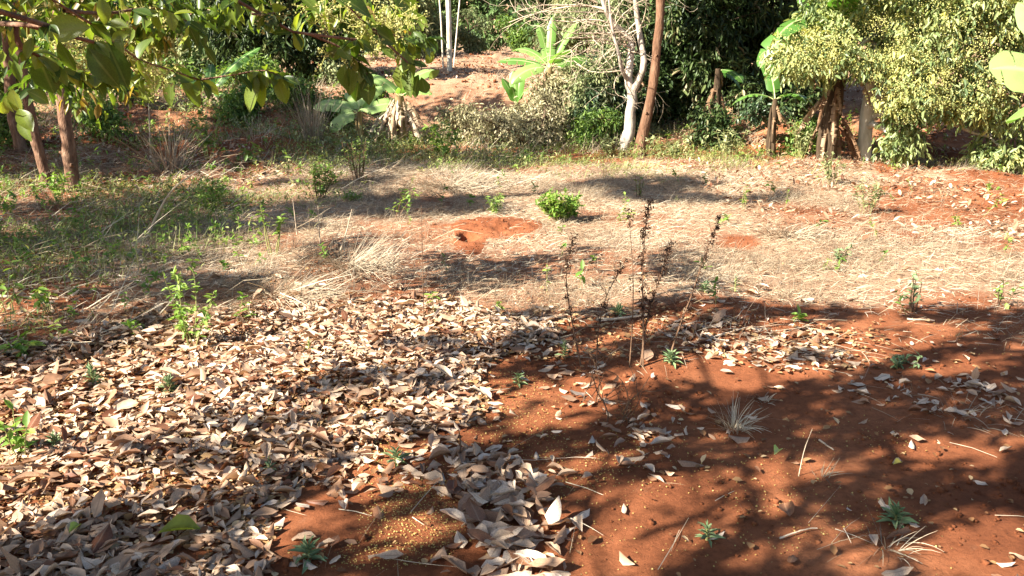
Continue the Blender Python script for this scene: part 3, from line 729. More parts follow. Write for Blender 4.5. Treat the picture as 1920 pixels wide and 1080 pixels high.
banana('shaded banana plant with long dark leaves beneath the hanging avocado leaves', bb, .3, .07,
       [(35, 52, 1.25, .22, .5, .15, -.2), (160, 50, .7, .2, 1.3, .2, .1), (-20, 10, .7, .18, 1.2, .2, -.2), (100, 70, .7, .18, .9, .2, 0)], dead=5, deadlen=.4, rnd=.12)
# at the right edge: a near plant whose leaf reaches into view
bb = Vector((5.55, 8.6, 0)); bb.z = h1(bb.x, bb.y)
banana('banana plant at the right edge whose broad bright leaf reaches into view', bb, 1.15, .12,
       [(178, 40, .95, .50, .9, .03, .55), (195, 8, .85, .46, .9, .05, -.3), (60, 60, 1.2, .42, 1.0, .05, 0), (-40, 50, 1.2, .42, 1.2, .05, 0), (120, 70, 1.2, .42, .7, .05, .2)], dead=6, rnd=.5)

# ------------------------------------------------------------------ foreground avocado overhanging from the left
fa_base = Vector((-4.6, -2.6, h1(-4.6, -2.6)))
fa = thing('avocado_tree', 'avocado tree whose leafy flowering branches hang in at the upper left', 'tree', fa_base)
mb = MB()
tp = smooth_path([fa_base - Vector((0, 0, .1)), (-4.55, -2.5, 1.2), (-4.55, -2.45, 1.9), (-4.5, -2.4, 2.5), (-4.45, -2.35, 3.0), (-4.4, -2.3, 3.5)], 22)
tube(mb, tp, np.linspace(.22, .09, 22), 10, rough=.08); mb.build('trunk', M['bark_brown'], fa)

def hang(pts, r0, r1, n=16):
    mb = MB(); p = smooth_path([Vector(q) for q in pts], n); tube(mb, p, np.linspace(r0, r1, n), 6, rough=.12); mb.build('branch', M['bark_brown'], fa); return p
hb = []
o1 = Vector((-4.25, -2.15, 3.0)); o2 = Vector((-4.0, -1.9, 4.0))
hb.append(hang([o1, P(-200, -40, 2.3), P(-60, 36, 2.9), P(30, 42, 3.0), P(91, 43, 3.1), P(130, 68, 3.1), P(158, 86, 3.1), P(176, 79, 3.15)], .02, .007, 22))
hb.append(hang([P(29, 44, 3.0), P(36, 82, 3.0), P(72, 106, 3.1), P(135, 137, 3.2), P(192, 142, 3.3)], .011, .004))
hb.append(hang([o1, P(-100, -120, 2.6), P(90, 0, 3.3), P(165, 40, 3.5), P(231, 103, 3.7), P(308, 120, 3.9), P(375, 150, 4.0)], .016, .004, 24))
hb.append(hang([o2, P(250, -160, 3.4), P(400, -40, 3.9), P(441, 0, 4.0), P(472, 26, 4.0), P(520, 53, 4.0), P(578, 63, 4.1), P(628, 62, 4.1), P(668, 75, 4.1)], .022, .007, 26))
hb.append(hang([P(472, 26, 4.0), P(495, 28, 4.0), P(515, 24, 4.0)], .007, .004, 8))
hb.append(hang([o2, P(420, -200, 3.6), P(600, -40, 4.2), P(650, 15, 4.3), P(700, 55, 4.4), P(740, 90, 4.4), P(765, 118, 4.5)], .016, .005, 24))
hb.append(hang([P(700, 55, 4.4), P(735, 65, 4.5), P(780, 78, 4.6), P(800, 72, 4.6)], .008, .003, 8))
hb.append(hang([P(120, 20, 3.4), P(200, 25, 3.6), P(290, 15, 3.8), P(350, 40, 3.9)], .009, .003, 10))
hb.append(hang([P(578, 63, 4.1), P(640, 90, 4.15), P(672, 120, 4.2), P(690, 140, 4.2)], .007, .003, 10))
hb.append(hang([P(375, 150, 4.0), P(440, 140, 4.05), P(495, 132, 4.1), P(530, 145, 4.1)], .005, .003, 10))

AV = [leaf_tpl(6, .20 + .02 * i, .22, c_, .52, wave=.012, seed=i) for i, c_ in enumerate((-.1, -.22, -.05, -.3, -.15, -.35))]
av_mesh = []
for i in range(12):
    m_ = MB(); V, Q, mid = AV[i % 6]; m_.add(V, Q, (i + .5) / 12 * .93, mid); av_mesh.append(m_.mesh('avocado_leaf', M['avo']))
def put_leaf(base, tip, nvec, mesh, name='leaf', parent=fa, ploc=fa_base):
    base = Vector(base); d = Vector(tip) - base; L = d.length; d.normalize()
    y = Vector(nvec).cross(d).normalized(); z = d.cross(y)
    o = bpy.data.objects.new(name, mesh); C.objects.link(o); o.parent = parent
    m3 = Matrix((d, y, z)).transposed()
    o.matrix_local = Matrix.Translation(base - ploc) @ m3.to_4x4() @ Matrix.Scale(L, 4)
    return o
nleaf = 0
# leaves one can pick out: (base px, py) (tip px, py) depth, tint
big = [((165, 90), (215, 160), 3.15, 3), ((200, 80), (240, 165), 3.2, 2), ((10, 180), (18, 215), 2.9, 9), ((22, 165), (36, 214), 2.9, 10), ((5, 190), (5, 220), 2.85, 11), ((0, 5), (20, 22), 2.8, 9),
       ((85, 60), (165, 50), 3.0, 8), ((60, 70), (48, 108), 3.0, 7), ((70, 100), (100, 180), 3.1, 4), ((50, 170), (95, 190), 3.0, 5), ((35, 205), (60, 245), 2.9, 8), ((38, 220), (52, 262), 2.95, 7),
       ((110, 75), (140, 135), 3.1, 6), ((205, 40), (240, 50), 3.4, 8), ((210, 75), (235, 62), 3.4, 9), ((225, 65), (222, 100), 3.4, 5), ((318, 22), (326, 58), 3.8, 10), ((305, 135), (280, 175), 3.9, 8),
       ((320, 140), (318, 200), 3.9, 6), ((340, 148), (378, 198), 3.95, 7), ((312, 130), (365, 150), 3.9, 4), ((330, 135), (285, 140), 3.9, 9), ((490, 140), (465, 210), 4.1, 8), ((497, 142), (480, 200), 4.1, 9),
       ((515, 140), (538, 195), 4.1, 8), ((493, 132), (518, 140), 4.1, 10), ((632, 70), (622, 118), 4.15, 5), ((655, 60), (668, 110), 4.2, 3), ((640, 65), (648, 112), 4.15, 4), ((675, 130), (668, 192), 4.3, 2),
       ((690, 140), (690, 196), 4.3, 4), ((648, 120), (640, 170), 4.2, 5), ((660, 118), (655, 180), 4.2, 6), ((745, 125), (750, 165), 4.5, 9), ((765, 120), (768, 182), 4.5, 6), ((785, 140), (770, 185), 4.5, 3),
       ((790, 145), (800, 180), 4.5, 5), ((755, 95), (775, 150), 4.5, 7), ((795, 72), (802, 90), 4.6, 2), ((775, 60), (800, 88), 4.6, 4), ((805, 150), (822, 128), 4.7, 9), ((800, 120), (812, 98), 4.7, 10),
       ((690, 50), (745, 80), 4.4, 3), ((715, 85), (740, 110), 4.4, 6), ((620, -10), (700, 15), 4.2, 3), ((730, -15), (790, 20), 4.5, 5), ((560, -10), (600, 22), 4.1, 6)]
for a_, b_, yy, tint in big:
    base = P(*a_, yy); tip = P(*b_, yy + R.uniform(-.06, .06))
    put_leaf(base, tip, (R.uniform(-.6, .6), -1 + R.uniform(-.3, .3), R.uniform(.1, .9)), av_mesh[tint % 12]); nleaf += 1
for p in hb:
    for i in range(4, len(p)):
        if p[i][1] < 2.4: continue
        qx, qy = proj(*p[i])
        if qx < -60 or qy < -60: continue
        for k in range(2 if i < len(p) - 4 else 4):
            if nleaf > 250: break
            d = Vector((R.gauss(0, .7) + .2, R.gauss(0, .6), R.gauss(-.5, .45))).normalized()
            L = R.uniform(.05, .11)
            put_leaf(p[i], Vector(p[i]) + d * L, (R.gauss(0, .5), R.gauss(-.3, .5), 1), R.choice(av_mesh)); nleaf += 1
# finer leafy sprays farther along the same branches (behind the picked ones)
sp = MB()
def spray(px, py, yy, rpx, rpz, n, size, mats=0):
    l = lobe(px, py, yy, rpx, rpz, .5)
    crown(sp, leaf_tpl(3, .21, .25, -.18, .5), [l], n, size, per=7, droop=.7, spread=.12, gap=.15, seed=int(px) + 3, hi=1.35)  # leaf tone raised so these sprays look sunlit
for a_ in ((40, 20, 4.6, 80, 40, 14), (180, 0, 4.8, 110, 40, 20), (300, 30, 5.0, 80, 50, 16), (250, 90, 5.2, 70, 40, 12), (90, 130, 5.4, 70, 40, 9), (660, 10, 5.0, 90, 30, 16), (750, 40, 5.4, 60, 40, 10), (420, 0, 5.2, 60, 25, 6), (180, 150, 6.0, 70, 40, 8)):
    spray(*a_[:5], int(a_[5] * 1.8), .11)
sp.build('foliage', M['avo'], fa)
# flower panicles
T_FL = leaf_tpl(2, .4, .1, 0)
pan = [(640, 40, 4.1), (610, 25, 4.1), (520, 32, 4.0), (505, 38, 4.0), (680, 50, 4.3), (660, 35, 4.2), (575, 15, 4.1), (715, 90, 4.4), (708, 105, 4.4), (165, 105, 3.3), (190, 125, 3.5), (150, 100, 3.3), (175, 140, 3.4), (60, 20, 3.2), (110, 85, 3.2), (300, 50, 3.9),
       (230, 60, 3.6), (50, 35, 3.1), (730, 70, 4.5), (765, 55, 4.6), (625, 100, 4.2), (655, 130, 4.2), (200, 110, 3.6), (215, 135, 3.7), (145, 125, 3.4), (270, 20, 3.8), (590, 45, 4.1), (700, 25, 4.4), (745, 15, 4.5), (780, 35, 4.7)]
pan += [(R.uniform(90, 330), R.uniform(50, 160), R.uniform(3.3, 4.2)) for _ in range(16)] + [(R.uniform(560, 800), R.uniform(0, 110), R.uniform(4.2, 4.8)) for _ in range(14)]
for px_, py_, yy in pan:
    mb = MB(); c0 = np.array(P(px_, py_, yy)); 
    for k in range(6):
        d = unit(rng.normal(0, 1, 3) + np.array([0, 0, .5])); e = c0 + d * rng.uniform(.04, .085)
        limb(mb, c0, e, .0022, .0015, 3, .05, sides=3, rnd=.2)
        m_ = 9; leaves(mb, T_FL, e + rng.normal(0, .011, (m_, 3)), randdir(m_), randdir(m_), .012, rng.random(m_))
    tag(mb.build('flower_panicle', M['flower'], fa), kind='stuff')

# crowns out of view overhead, their leaf clumps placed to shade the clearing
Sx, Sy = S.x / S.z, S.y / S.z
# gaps left in the crown to shape the sun patches at lower right
OPEN = [(1330, 690, 110, 20), (1440, 706, 80, 15), (1600, 640, 110, 24), (1570, 690, 90, 16), (1740, 640, 90, 20), (1130, 762, 80, 13), (1000, 802, 75, 16), (1150, 868, 90, 15), (1230, 950, 150, 27), (1080, 985, 80, 18), (1400, 836, 60, 12), (1500, 884, 85, 25), (1550, 795, 55, 11), (1690, 838, 110, 15), (1800, 840, 80, 18), (1900, 830, 60, 14), (1540, 1012, 110, 20), (1650, 1052, 100, 22), (1840, 1000, 140, 36), (1880, 1066, 100, 30), (1290, 1005, 80, 18), (980, 735, 90, 14), (900, 770, 90, 20), (1250, 620, 110, 12), (1030, 620, 120, 16), (1450, 625, 70, 10), (820, 1000, 90, 18), (1820, 690, 90, 14), (1330, 760, 70, 10), (700, 860, 120, 16), (1430, 955, 60, 14), (1100, 660, 80, 10), (650, 985, 70, 14)]
def shade_clumps(poly, n, hmin, hmax, thr, sc_, seed, x0=-6, x1=8, y0=1.0, y1=14, keep=1.0, holes=False):
    x = rng.uniform(x0, x1, n); y = rng.uniform(y0, y1, n)
    px, py = gpix(x, y)
    m = np.zeros(n, bool)
    for pl in poly: m |= (ell(px, py, *pl) if len(pl) == 4 and not isinstance(pl[0], tuple) else inpoly(px, py, pl))
    # clumps stretched along the shadow direction
    ax, ay = -SUN_AZ.x, -SUN_AZ.y
    u = x * ax + y * ay; v = -x * ay + y * ax
    m &= (vnoise(u * sc_ * .5, v * sc_, seed) * .75 + vnoise(u * sc_ * 1.3, v * sc_ * 2.2, seed + 500) * .25) > thr
    if holes:
        wob = (vnoise(x * 7, y * 7, 120) - .5)
        for cx, cy, rx, ry in OPEN:
            m &= ~((((px - cx) / (rx * 1.32)) ** 2 + ((py - cy + .2 * (px - cx)) / (ry * 1.62)) ** 2) < 1 + wob * 1.5)
    m &= rng.random(n) < keep
    x = x[m]; y = y[m]; h = rng.uniform(hmin, hmax, len(x))
    return np.stack([x + Sx * h, y + Sy * h, h], -1)

def canopy_mesh(c, per, size, spread):
    mb = MB(); n = len(c)
    leaves(mb, T_AVO, np.repeat(c, per, 0) + rng.normal(0, spread, (n * per, 3)), randdir(n * per) + [0, 0, -.5], randdir(n * per) * .6 + [0, 0, 1], size * rng.uniform(.7, 1.2, n * per), rng.random(n * per))
    return mb
polyA = [(1010, 590), (1300, 575), (1700, 585), (2100, 590), (2500, 1300), (420, 1300), (560, 1010), (850, 880), (760, 800), (880, 740), (980, 690), (900, 640)]
polyB = [(-500, 905), (100, 880), (470, 930), (600, 850), (640, 930), (470, 1010), (420, 1400), (-900, 1400)]
c1 = np.vstack([shade_clumps([polyA], 15000, 2.7, 3.5, .26, 1.6, 91, -3, 7, 1.0, 6.0, holes=True),
                shade_clumps([polyB], 5200, 2.7, 3.5, .49, 1.5, 92, -6, 2, 1.0, 4.0),
                shade_clumps([(700, 720, 210, 26), (450, 790, 200, 22), (560, 850, 160, 16), (900, 660, 150, 20), (60, 700, 140, 30), (300, 700, 160, 16), (250, 860, 200, 18)], 5200, 2.7, 3.6, .53, 1.5, 93, -5, 3, 2, 6)])
canopy_mesh(c1, 4, .12, .035).build('crown', M['canopy'], fa)
tw = MB()
for i in range(0, len(c1), 160):
    k = int(np.argmin(np.linalg.norm(tp - c1[i], axis=1))); k = max(k, 11)
    limb(tw, tp[k], c1[i], .016, .005, 7, .08, .05, 4)
tw.build('limbs', M['bark_brown'], fa)

lt_base = Vector((-8.2, 4.6, h1(-8.2, 4.6)))
lt = thing('avocado_tree', 'avocado tree beyond the left edge shading the left of the clearing', 'tree', lt_base)
mb = MB(); tp2 = smooth_path([lt_base - Vector((0, 0, .1)), (-8.1, 4.7, 1.5), (-7.8, 4.9, 3), (-7.3, 5.2, 4.6), (-6.8, 5.4, 6.2)], 20)
tube(mb, tp2, np.linspace(.24, .09, 20), 10, rough=.08); mb.build('trunk', M['bark_brown'], lt)
polyD = [(-700, 300), (330, 300), (470, 380), (430, 480), (340, 600), (150, 690), (-700, 720)]
c2 = np.vstack([shade_clumps([polyD], 4200, 3.6, 5.0, .44, 1.0, 94, -9, -1.5, 4, 13),
                shade_clumps([(1330, 362, 170, 17), (1200, 345, 120, 10), (700, 388, 250, 18), (620, 345, 130, 12), (480, 440, 140, 30), (420, 545, 110, 22)], 9000, 4.8, 6.0, .36, 1.1, 95, -5, 5, 5, 13)])
canopy_mesh(c2, 7, .15, .08).build('crown', M['canopy'], lt)
tw = MB()
for i in range(0, len(c2), 40):
    k = int(np.argmin(np.linalg.norm(tp2 - c2[i], axis=1))); k = max(k, 9)
    limb(tw, tp2[k], c2[i], .03, .006, 7, .08, .05, 4)
tw.build('limbs', M['bark_brown'], lt)

rt_base = Vector((-13.0, 9.5, h1(-13.0, 9.5)))  # unseen tree added to cast shade on the tilled slope and bank
rt = thing('avocado_tree', 'unseen avocado tree added beyond the left edge to shade the tilled slope', 'tree', rt_base)
mb = MB(); tp3 = smooth_path([rt_base - Vector((0, 0, .1)), (-12.8, 9.6, 1.6), (-12.3, 9.8, 3.2), (-11.6, 10.1, 4.8), (-11.0, 10.4, 6.4)], 20)
tube(mb, tp3, np.linspace(.26, .1, 20), 10, rough=.08); mb.build('trunk', M['bark_brown'], rt)
BIG = [[(-9000, -9000), (9000, -9000), (9000, 9000), (-9000, 9000)]]
c3 = np.vstack([shade_clumps(BIG, 2200, 4.2, 5.6, .42, .9, 96, -9.5, -2.6, 10.8, 17.5), shade_clumps(BIG, 260, 4.6, 5.6, .35, 1.0, 97, -2.4, .6, 16.2, 18.6)])
canopy_mesh(c3, 9, .19, .14).build('crown', M['canopy'], rt)
tw = MB()
for i in range(0, len(c3), 30):
    k = int(np.argmin(np.linalg.norm(tp3 - c3[i], axis=1))); k = max(k, 9)
    limb(tw, tp3[k], c3[i], .03, .006, 7, .08, .05, 4)
tw.build('limbs', M['bark_brown'], rt)

# ------------------------------------------------------------------ ground cover
def blades(mb, x, y, z, L, width, elev, az, rnd, bend=.5, n=3, mi=0):
    k = len(x); t = np.linspace(0, 1, n + 1)
    hd = np.stack([np.cos(az), np.sin(az), np.zeros(k)], -1); sd_ = np.stack([-np.sin(az), np.cos(az), np.zeros(k)], -1)
    ang = elev[:, None] - bend[:, None] * t[None] * 1.3
    dx = np.cos(ang); dz = np.sin(ang)
    r = np.concatenate([np.zeros((k, 1)), np.cumsum((dx[:, :-1] + dx[:, 1:]) / 2 / n, 1)], 1) * L[:, None]
    h = np.concatenate([np.zeros((k, 1)), np.cumsum((dz[:, :-1] + dz[:, 1:]) / 2 / n, 1)], 1) * L[:, None]
    c = np.stack([x, y, z], -1)[:, None, :] + r[..., None] * hd[:, None, :] + h[..., None] * np.array([0, 0, 1.0])
    w = width[:, None] * (1 - .75 * t[None] ** 2)
    tilt = sd_ * .8 + np.array([0, 0, .6])
    A = c - w[..., None] * tilt[:, None, :] * .5; B = c + w[..., None] * tilt[:, None, :] * .5
    V = np.stack([A, B], 2).reshape(k, -1, 3); m = 2 * (n + 1)
    i = np.arange(n); Q = np.stack([2 * i, 2 * i + 1, 2 * i + 3, 2 * i + 2], -1)
    QQ = (Q[None] + (np.arange(k) * m)[:, None, None]).reshape(-1, 4)
    mb.add(V.reshape(-1, 3), QQ, np.repeat(rnd, m), None, mi)

def grass_patch(n, x0, x1, y0, y1, dens, Lr, er, wr, rnd=(.5, .25), gz=.0):
    x = rng.uniform(x0, x1, n); y = rng.uniform(y0, y1, n)
    m = (rng.random(n) < dens(x, y)) & (np.abs(x) < .66 * y + 1.0)
    x = x[m]; y = y[m]; k = len(x)
    mb = MB()
    blades(mb, x, y, H(x, y) + rng.random(k) * gz, rng.uniform(*Lr, k), rng.uniform(*wr, k), rng.uniform(*er, k), rng.random(k) * 6.283,
           np.clip(rng.normal(*rnd, k) + (vnoise(x * 1.5, y * 1.5, 55) - .5) * .5, 0, 1), rng.uniform(-.2, 1.0, k), 2)
    return mb
# lying straw
mb = grass_patch(240000, -8.5, 8.5, 4.2, 13.2, grass_density, (.03, .14), (-.05, .6), (.002, .0045), gz=.03)
tag(mb.build('dry_grass', M['straw']), 'flattened pale dry grass covering the middle of the clearing', 'grass', kind='stuff')
# standing wispy dry grass
mb = grass_patch(240000, -8.5, 8.5, 4.2, 13.2, lambda x, y: grass_density(x, y) * sm(.42, .7, vnoise(x * 2.2, y * 2.2, 61)), (.04, .19), (.4, 1.5), (.0015, .0032))
tag(mb.build('standing_grass', M['dead_grass']), 'thin upright dry grass stems scattered through the clearing', 'grass', kind='stuff')
# green herb layer along the back edge and on the left
def edge_d(x, y):
    e = sm(10.4, 12.6, y + vnoise(x, y, 66) * 1.5 - .7) * sm(16.5, 14.5, y) * (1 - .75 * sm(3.2, 4.5, x)) * (1 - .5 * sm(-3, -4.5, x))
    l = sm(-1.6, -3.4, x + (8 - y) * .12) * sm(4.0, 5.0, y) * sm(11.5, 10, y)
    return np.clip(e * 1.0 + l, 0, 1) * sm(.22, .6, vnoise(x * 1.3, y * 1.3, 67))
mb = grass_patch(60000, -9, 7, 4, 16.5, edge_d, (.06, .22), (.5, 1.5), (.004, .008))
tag(mb.build('green_grass', M['green_straw']), 'short green grass and herbs along the shady edges of the clearing', 'grass', kind='stuff')
def leafy_cover(n, dens, x0, x1, y0, y1, size, hmax, mat, name, label, per=6):
    x = rng.uniform(x0, x1, n); y = rng.uniform(y0, y1, n); m = (rng.random(n) < dens(x, y)) & (np.abs(x) < .66 * y + 1)
    x = x[m]; y = y[m]; k = len(x); z = H(x, y) + rng.random(k) ** 1.5 * hmax
    mb = MB(); c = np.repeat(np.stack([x, y, z], -1), per, 0) + rng.normal(0, .035, (k * per, 3)); c[:, 2] = np.maximum(c[:, 2], H(c[:, 0], c[:, 1]) + .01)
    leaves(mb, T_SMALL, c, randdir(k * per) + [0, 0, .2], randdir(k * per) * .6 + [0, 0, 1], size * rng.uniform(.6, 1.3, k * per), np.clip(np.repeat(rng.normal(.5, .2, k), per) + rng.normal(0, .1, k * per), 0, 1))
    return tag(mb.build(name, M[mat]), label, 'weeds', kind='stuff')
leafy_cover(16000, edge_d, -9, 7, 4, 16.5, .042, .14, 'olive', 'low_weeds', 'low green leafy weeds along the edges of the clearing')
leafy_cover(3500, lambda x, y: sm(12.2, 13.5, y) * sm(.4, .7, vnoise(x * 1.1, y * 1.1, 71)) * sm(18, 16, y), -9, 3.5, 12, 18, .06, .35, 'sage', 'undergrowth', 'pale tangled undergrowth behind the clearing below the bank')
mb = grass_patch(26000, -9, 4, 12.5, 19.5, lambda x, y: sm(.35, .7, vnoise(x * 1.3, y * 1.3, 72)) * sm(12.2, 13.5, y), (.1, .4), (.2, 1.5), (.004, .008))
tag(mb.build('bank_grass', M['straw']), 'dry grass and stems on the bank behind the clearing', 'grass', kind='stuff')

leafy_cover(2600, lambda x, y: sm(10.5, 12, y) * sm(.4, .7, vnoise(x * .9, y * .9, 73)) * (.35 + .65 * sm(15, 18, y)), -13, -2.2, 10, 22, .075, .3, 'shrub', 'slope_weeds', 'scattered green weeds over the shaded tilled slope at left')
# fallen flowers
n = 170000
x = rng.uniform(-3.5, 3.5, n); y = rng.uniform(1.9, 4.9, n); px, py = gpix(x, y)
d = .03 + .9 * ell(px, py, 660, 960, 260, 120) + .5 * ell(px, py, 480, 900, 300, 110) + .28 * ell(px, py, 900, 830, 330, 130) + .35 * ell(px, py, 620, 790, 170, 60) + .1 * ell(px, py, 1300, 900, 500, 150) + .3 * inpoly(px, py, [(-400, 760), (700, 740), (860, 800), (460, 1000), (400, 1300), (-600, 1300)])
m = rng.random(n) < d * sm(.25, .6, vnoise(x * 3, y * 3, 81)); x = x[m]; y = y[m]; k = len(x)
mb = MB(); leaves(mb, lite(.45, .4, .1), np.stack([x, y, H(x, y) + .004], -1), randdir(k) * [1, 1, .3], randdir(k) * .6 + [0, 0, 1], rng.uniform(.004, .008, k), rng.random(k) * .8)
tag(mb.build('fallen_flowers', M['fallen_flower']), 'tiny yellow fallen blossoms sprinkled over the soil at lower centre', 'blossom', kind='stuff')

# clods of soil
n = 40000
x = rng.uniform(-3, 6.5, n); y = rng.uniform(1.9, 12, n); px, py = gpix(x, y)
m = (rng.random(n) < .12 + .88 * sm(.45, .8, vnoise(x * 2.5, y * 2.5, 101))) & ((grass_density(x, y) < .35) | (np.hypot(x - MOUND[0], y - MOUND[1]) < .7)) & (np.abs(x) < .64 * y + .5)
x = x[m]; y = y[m]; k = len(x)
cv = np.array([(a_, b_, c_) for a_ in (-1, 1) for b_ in (-1, 1) for c_ in (-1, 1)], float) * .58
cq = np.array([(0, 1, 3, 2), (4, 6, 7, 5), (0, 4, 5, 1), (2, 3, 7, 6), (0, 2, 6, 4), (1, 5, 7, 3)])
W = cv[None] * rng.uniform(.55, 1.3, (k, 8, 3)); sz_ = np.exp(rng.normal(math.log(.006), .55, k)).clip(.002, .022)
W = W * sz_[:, None, None] + np.stack([x, y, H(x, y) + sz_ * .2], -1)[:, None, :]
mb = MB(); mb.add(W.reshape(-1, 3), (cq[None] + (np.arange(k) * 8)[:, None, None]).reshape(-1, 4))
tag(mb.build('soil_clods', M['soil']), 'crumbs and small clods of red earth on the bare soil', 'soil', kind='stuff')
# fallen leaves
q = np.random.default_rng(5)
DP = [(q.uniform(.17, .30), q.uniform(-.2, .4), q.uniform(-.25, .25), q.uniform(.38, .62), q.uniform(-.14, .18), q.uniform(.01, .075), q.uniform(-.9, .9), q.uniform(.05, .6)) for i in range(24)]
DRY = [leaf_tpl(4, a0, a1, a2, a3, roll=a4, wave=a5, twist=a6, across=2, seed=i, rag=a7) for i, (a0, a1, a2, a3, a4, a5, a6, a7) in enumerate(DP)]
DRYL = [leaf_tpl(4, a0, a1, a2, a3, roll=a4, wave=a5, twist=a6, across=1, seed=i, rag=a7) for i, (a0, a1, a2, a3, a4, a5, a6, a7) in enumerate(DP)]
DENSE = [(-900, 645), (120, 640), (400, 600), (640, 560), (870, 590), (1010, 640), (930, 690), (870, 730), (870, 800), (700, 830), (560, 900), (460, 1000), (400, 1400), (-1200, 1400)]
BAND = [(830, 610), (1050, 590), (1350, 600), (1680, 630), (1640, 690), (1300, 690), (1080, 710), (900, 700)]
CLUMPS = [(955, 985, 75, 90, 2.7), (905, 905, 65, 38, 1.5), (700, 880, 150, 45, 1.0), (850, 800, 60, 70, 1.2), (620, 830, 90, 40, 1.0), (1220, 840, 80, 45, .9), (1800, 745, 150, 32, .9), (1220, 800, 45, 25, .8), (1060, 730, 80, 35, .5), (640, 920, 70, 30, .9), (1690, 980, 40, 25, .7), (1900, 800, 60, 20, .4), (1000, 1060, 80, 40, .8), (600, 1050, 60, 30, .5)]
n = 115000
x = rng.uniform(-5.5, 5.0, n); y = rng.uniform(1.7, 6.6, n); px, py = gpix(x, y)
jx = (vnoise(x * 2.2, y * 2.2, 83) - .5) * 150; jy = (vnoise(x * 2.2, y * 2.2, 84) - .5) * 70
d = np.full(n, .009)
d += 1.0 * inpoly(px + jx, py + jy, DENSE) * (.4 + .6 * sm(.3, .55, vnoise(x * 3.2, y * 3.2, 88)))
d += .20 * inpoly(px + jx, py + jy, BAND) * sm(.3, .6, vnoise(x * 2, y * 2, 85))
for cx, cy, rx, ry, w in CLUMPS: d += .17 * w * np.exp(-((px - cx) / rx) ** 2 - ((py - cy) / ry) ** 2)
d += .04 * ell(px, py, 450, 590, 450, 60)
m = (rng.random(n) < d) & (np.abs(x) < .64 * y + .9)
x = x[m]; y = y[m]; px = px[m]; py = py[m]; k = len(x)
pile = sum(w * np.exp(-((px - cx) / rx) ** 2 - ((py - cy) / ry) ** 2) for cx, cy, rx, ry, w in CLUMPS[:2])
dens = inpoly(px, py, DENSE)
z = H(x, y) + .008 + rng.random(k) * (.010 + .026 * dens + .022 * np.clip(pile, 0, 1.5))
D = np.stack([rng.normal(0, 1, k), rng.normal(0, 1, k), rng.normal(0, .14, k)], -1)
Nn = np.stack([rng.normal(0, .2, k), rng.normal(0, .2, k), np.where(rng.random(k) < .5, 1, -1)], -1)
sz = np.exp(rng.normal(math.log(.058), .34, k)).clip(.025, .13); sz = np.where(pile > .3, sz * 1.35, sz); sz = np.where(~dens, sz * 1.2, sz); sz = np.where((px > 850) & (py < 860), sz * .88, sz); sz = sz.clip(.025, .125)
rr = np.clip(rng.normal(.57, .28, k), 0, 1); rr = np.where(rng.random(k) < .06, rng.random(k) * .12, rr)
rr = np.where(px > 860, np.clip(rr + .1, 0, 1), rr)
tv = rng.integers(0, len(DRY), k)
# the 300 that show largest are single leaves
vis = (px > -20) & (px < 1940) & (py < 1100)
size_px = sz / np.hypot(y, CAMZ) * np.where(vis, 1, 0)
lone = np.where(~dens & vis & (y < 3.6), 1.35, 1.0)
order = np.argsort(-size_px * lone); top = np.zeros(k, bool); top[order[:300]] = True
mb = MB()
for v in range(len(DRY)):
    s_ = (tv == v) & ~top
    if s_.any(): leaves(mb, DRYL[v], np.stack([x, y, z], -1)[s_], D[s_], Nn[s_], sz[s_], rr[s_])
tag(mb.build('leaf_litter', M['dry']), 'carpet of curled dry brown leaves over the red soil at lower left', 'leaf litter', kind='stuff')
cache = {}
def dry_mesh(v, t):
    if (v, t) not in cache:
        b_ = MB(); V, Q, mid = DRY[v]; b_.add(V, Q, t / 9.0, mid); cache[(v, t)] = b_.mesh('dry_leaf', M['dry'])
    return cache[(v, t)]
for i in np.where(top)[0]:
    t = int(round(rr[i] * 9)); o = bpy.data.objects.new('fallen_leaf', dry_mesh(int(tv[i]), t)); C.objects.link(o)
    d_ = Vector(D[i]).normalized(); yv = Vector(Nn[i]).cross(d_).normalized(); zv = d_.cross(yv)
    o.matrix_world = Matrix.Translation(Vector((x[i], y[i], z[i]))) @ Matrix((d_, yv, zv)).transposed().to_4x4() @ Matrix.Scale(float(sz[i]), 4)
    tone = 'dark reddish brown' if t <= 2 else ('tan' if t <= 4 else ('pinkish tan' if t <= 6 else 'pale greyish'))
    if abs(px[i] - 960) < 130 and py[i] > 850: w_, g_ = 'in the heap at the bottom centre', 'leaves of the heap'
    elif dens[i] or px[i] < 700: w_, g_ = 'in the thick leaf carpet at lower left', 'leaves of the carpet'
    elif px[i] > 1280: w_, g_ = 'lying on bare red soil at lower right', 'leaves strewn at lower right'
    else: w_, g_ = 'on soil between the carpet and the tall dead stalks', 'leaves strewn at lower centre'
    if g_ == 'leaves of the carpet':
        row = 'front edge' if py[i] > 1010 else ('shaded front' if py[i] > 900 else 'sunny middle')
        colm = 'far left' if px[i] < 220 else ('left of yellow blossoms' if px[i] < 460 else 'near yellow blossoms')
        w_ = 'in the leaf carpet, ' + row + ', ' + colm; g_ = g_ + ' ' + row + ' ' + colm
    elif g_ == 'leaves of the heap':
        row = 'low front' if py[i] > 1010 else ('middle' if py[i] > 930 else 'upper end'); sidew = 'left' if px[i] < 960 else 'right'
        w_ = 'in the bottom-centre heap, ' + row + ', ' + sidew + ' side'; g_ = g_ + ' ' + row + ' ' + sidew
    else:
        row = 'nearest the bottom' if py[i] > 960 else ('beside the grass tuft' if py[i] > 780 else 'farther back')
        w_ = ('on bare soil at lower right, ' if px[i] > 1280 else 'between leaf carpet and dead stalks, ') + row; g_ = g_ + ' ' + row
    size = 'small' if sz[i] < .085 else ('large' if sz[i] > .118 else '')
    tag(o, (size + ' ' + tone + ' dry leaf ' + w_).strip(), 'leaf', (size + ' ' + tone + ' ' + g_).strip())

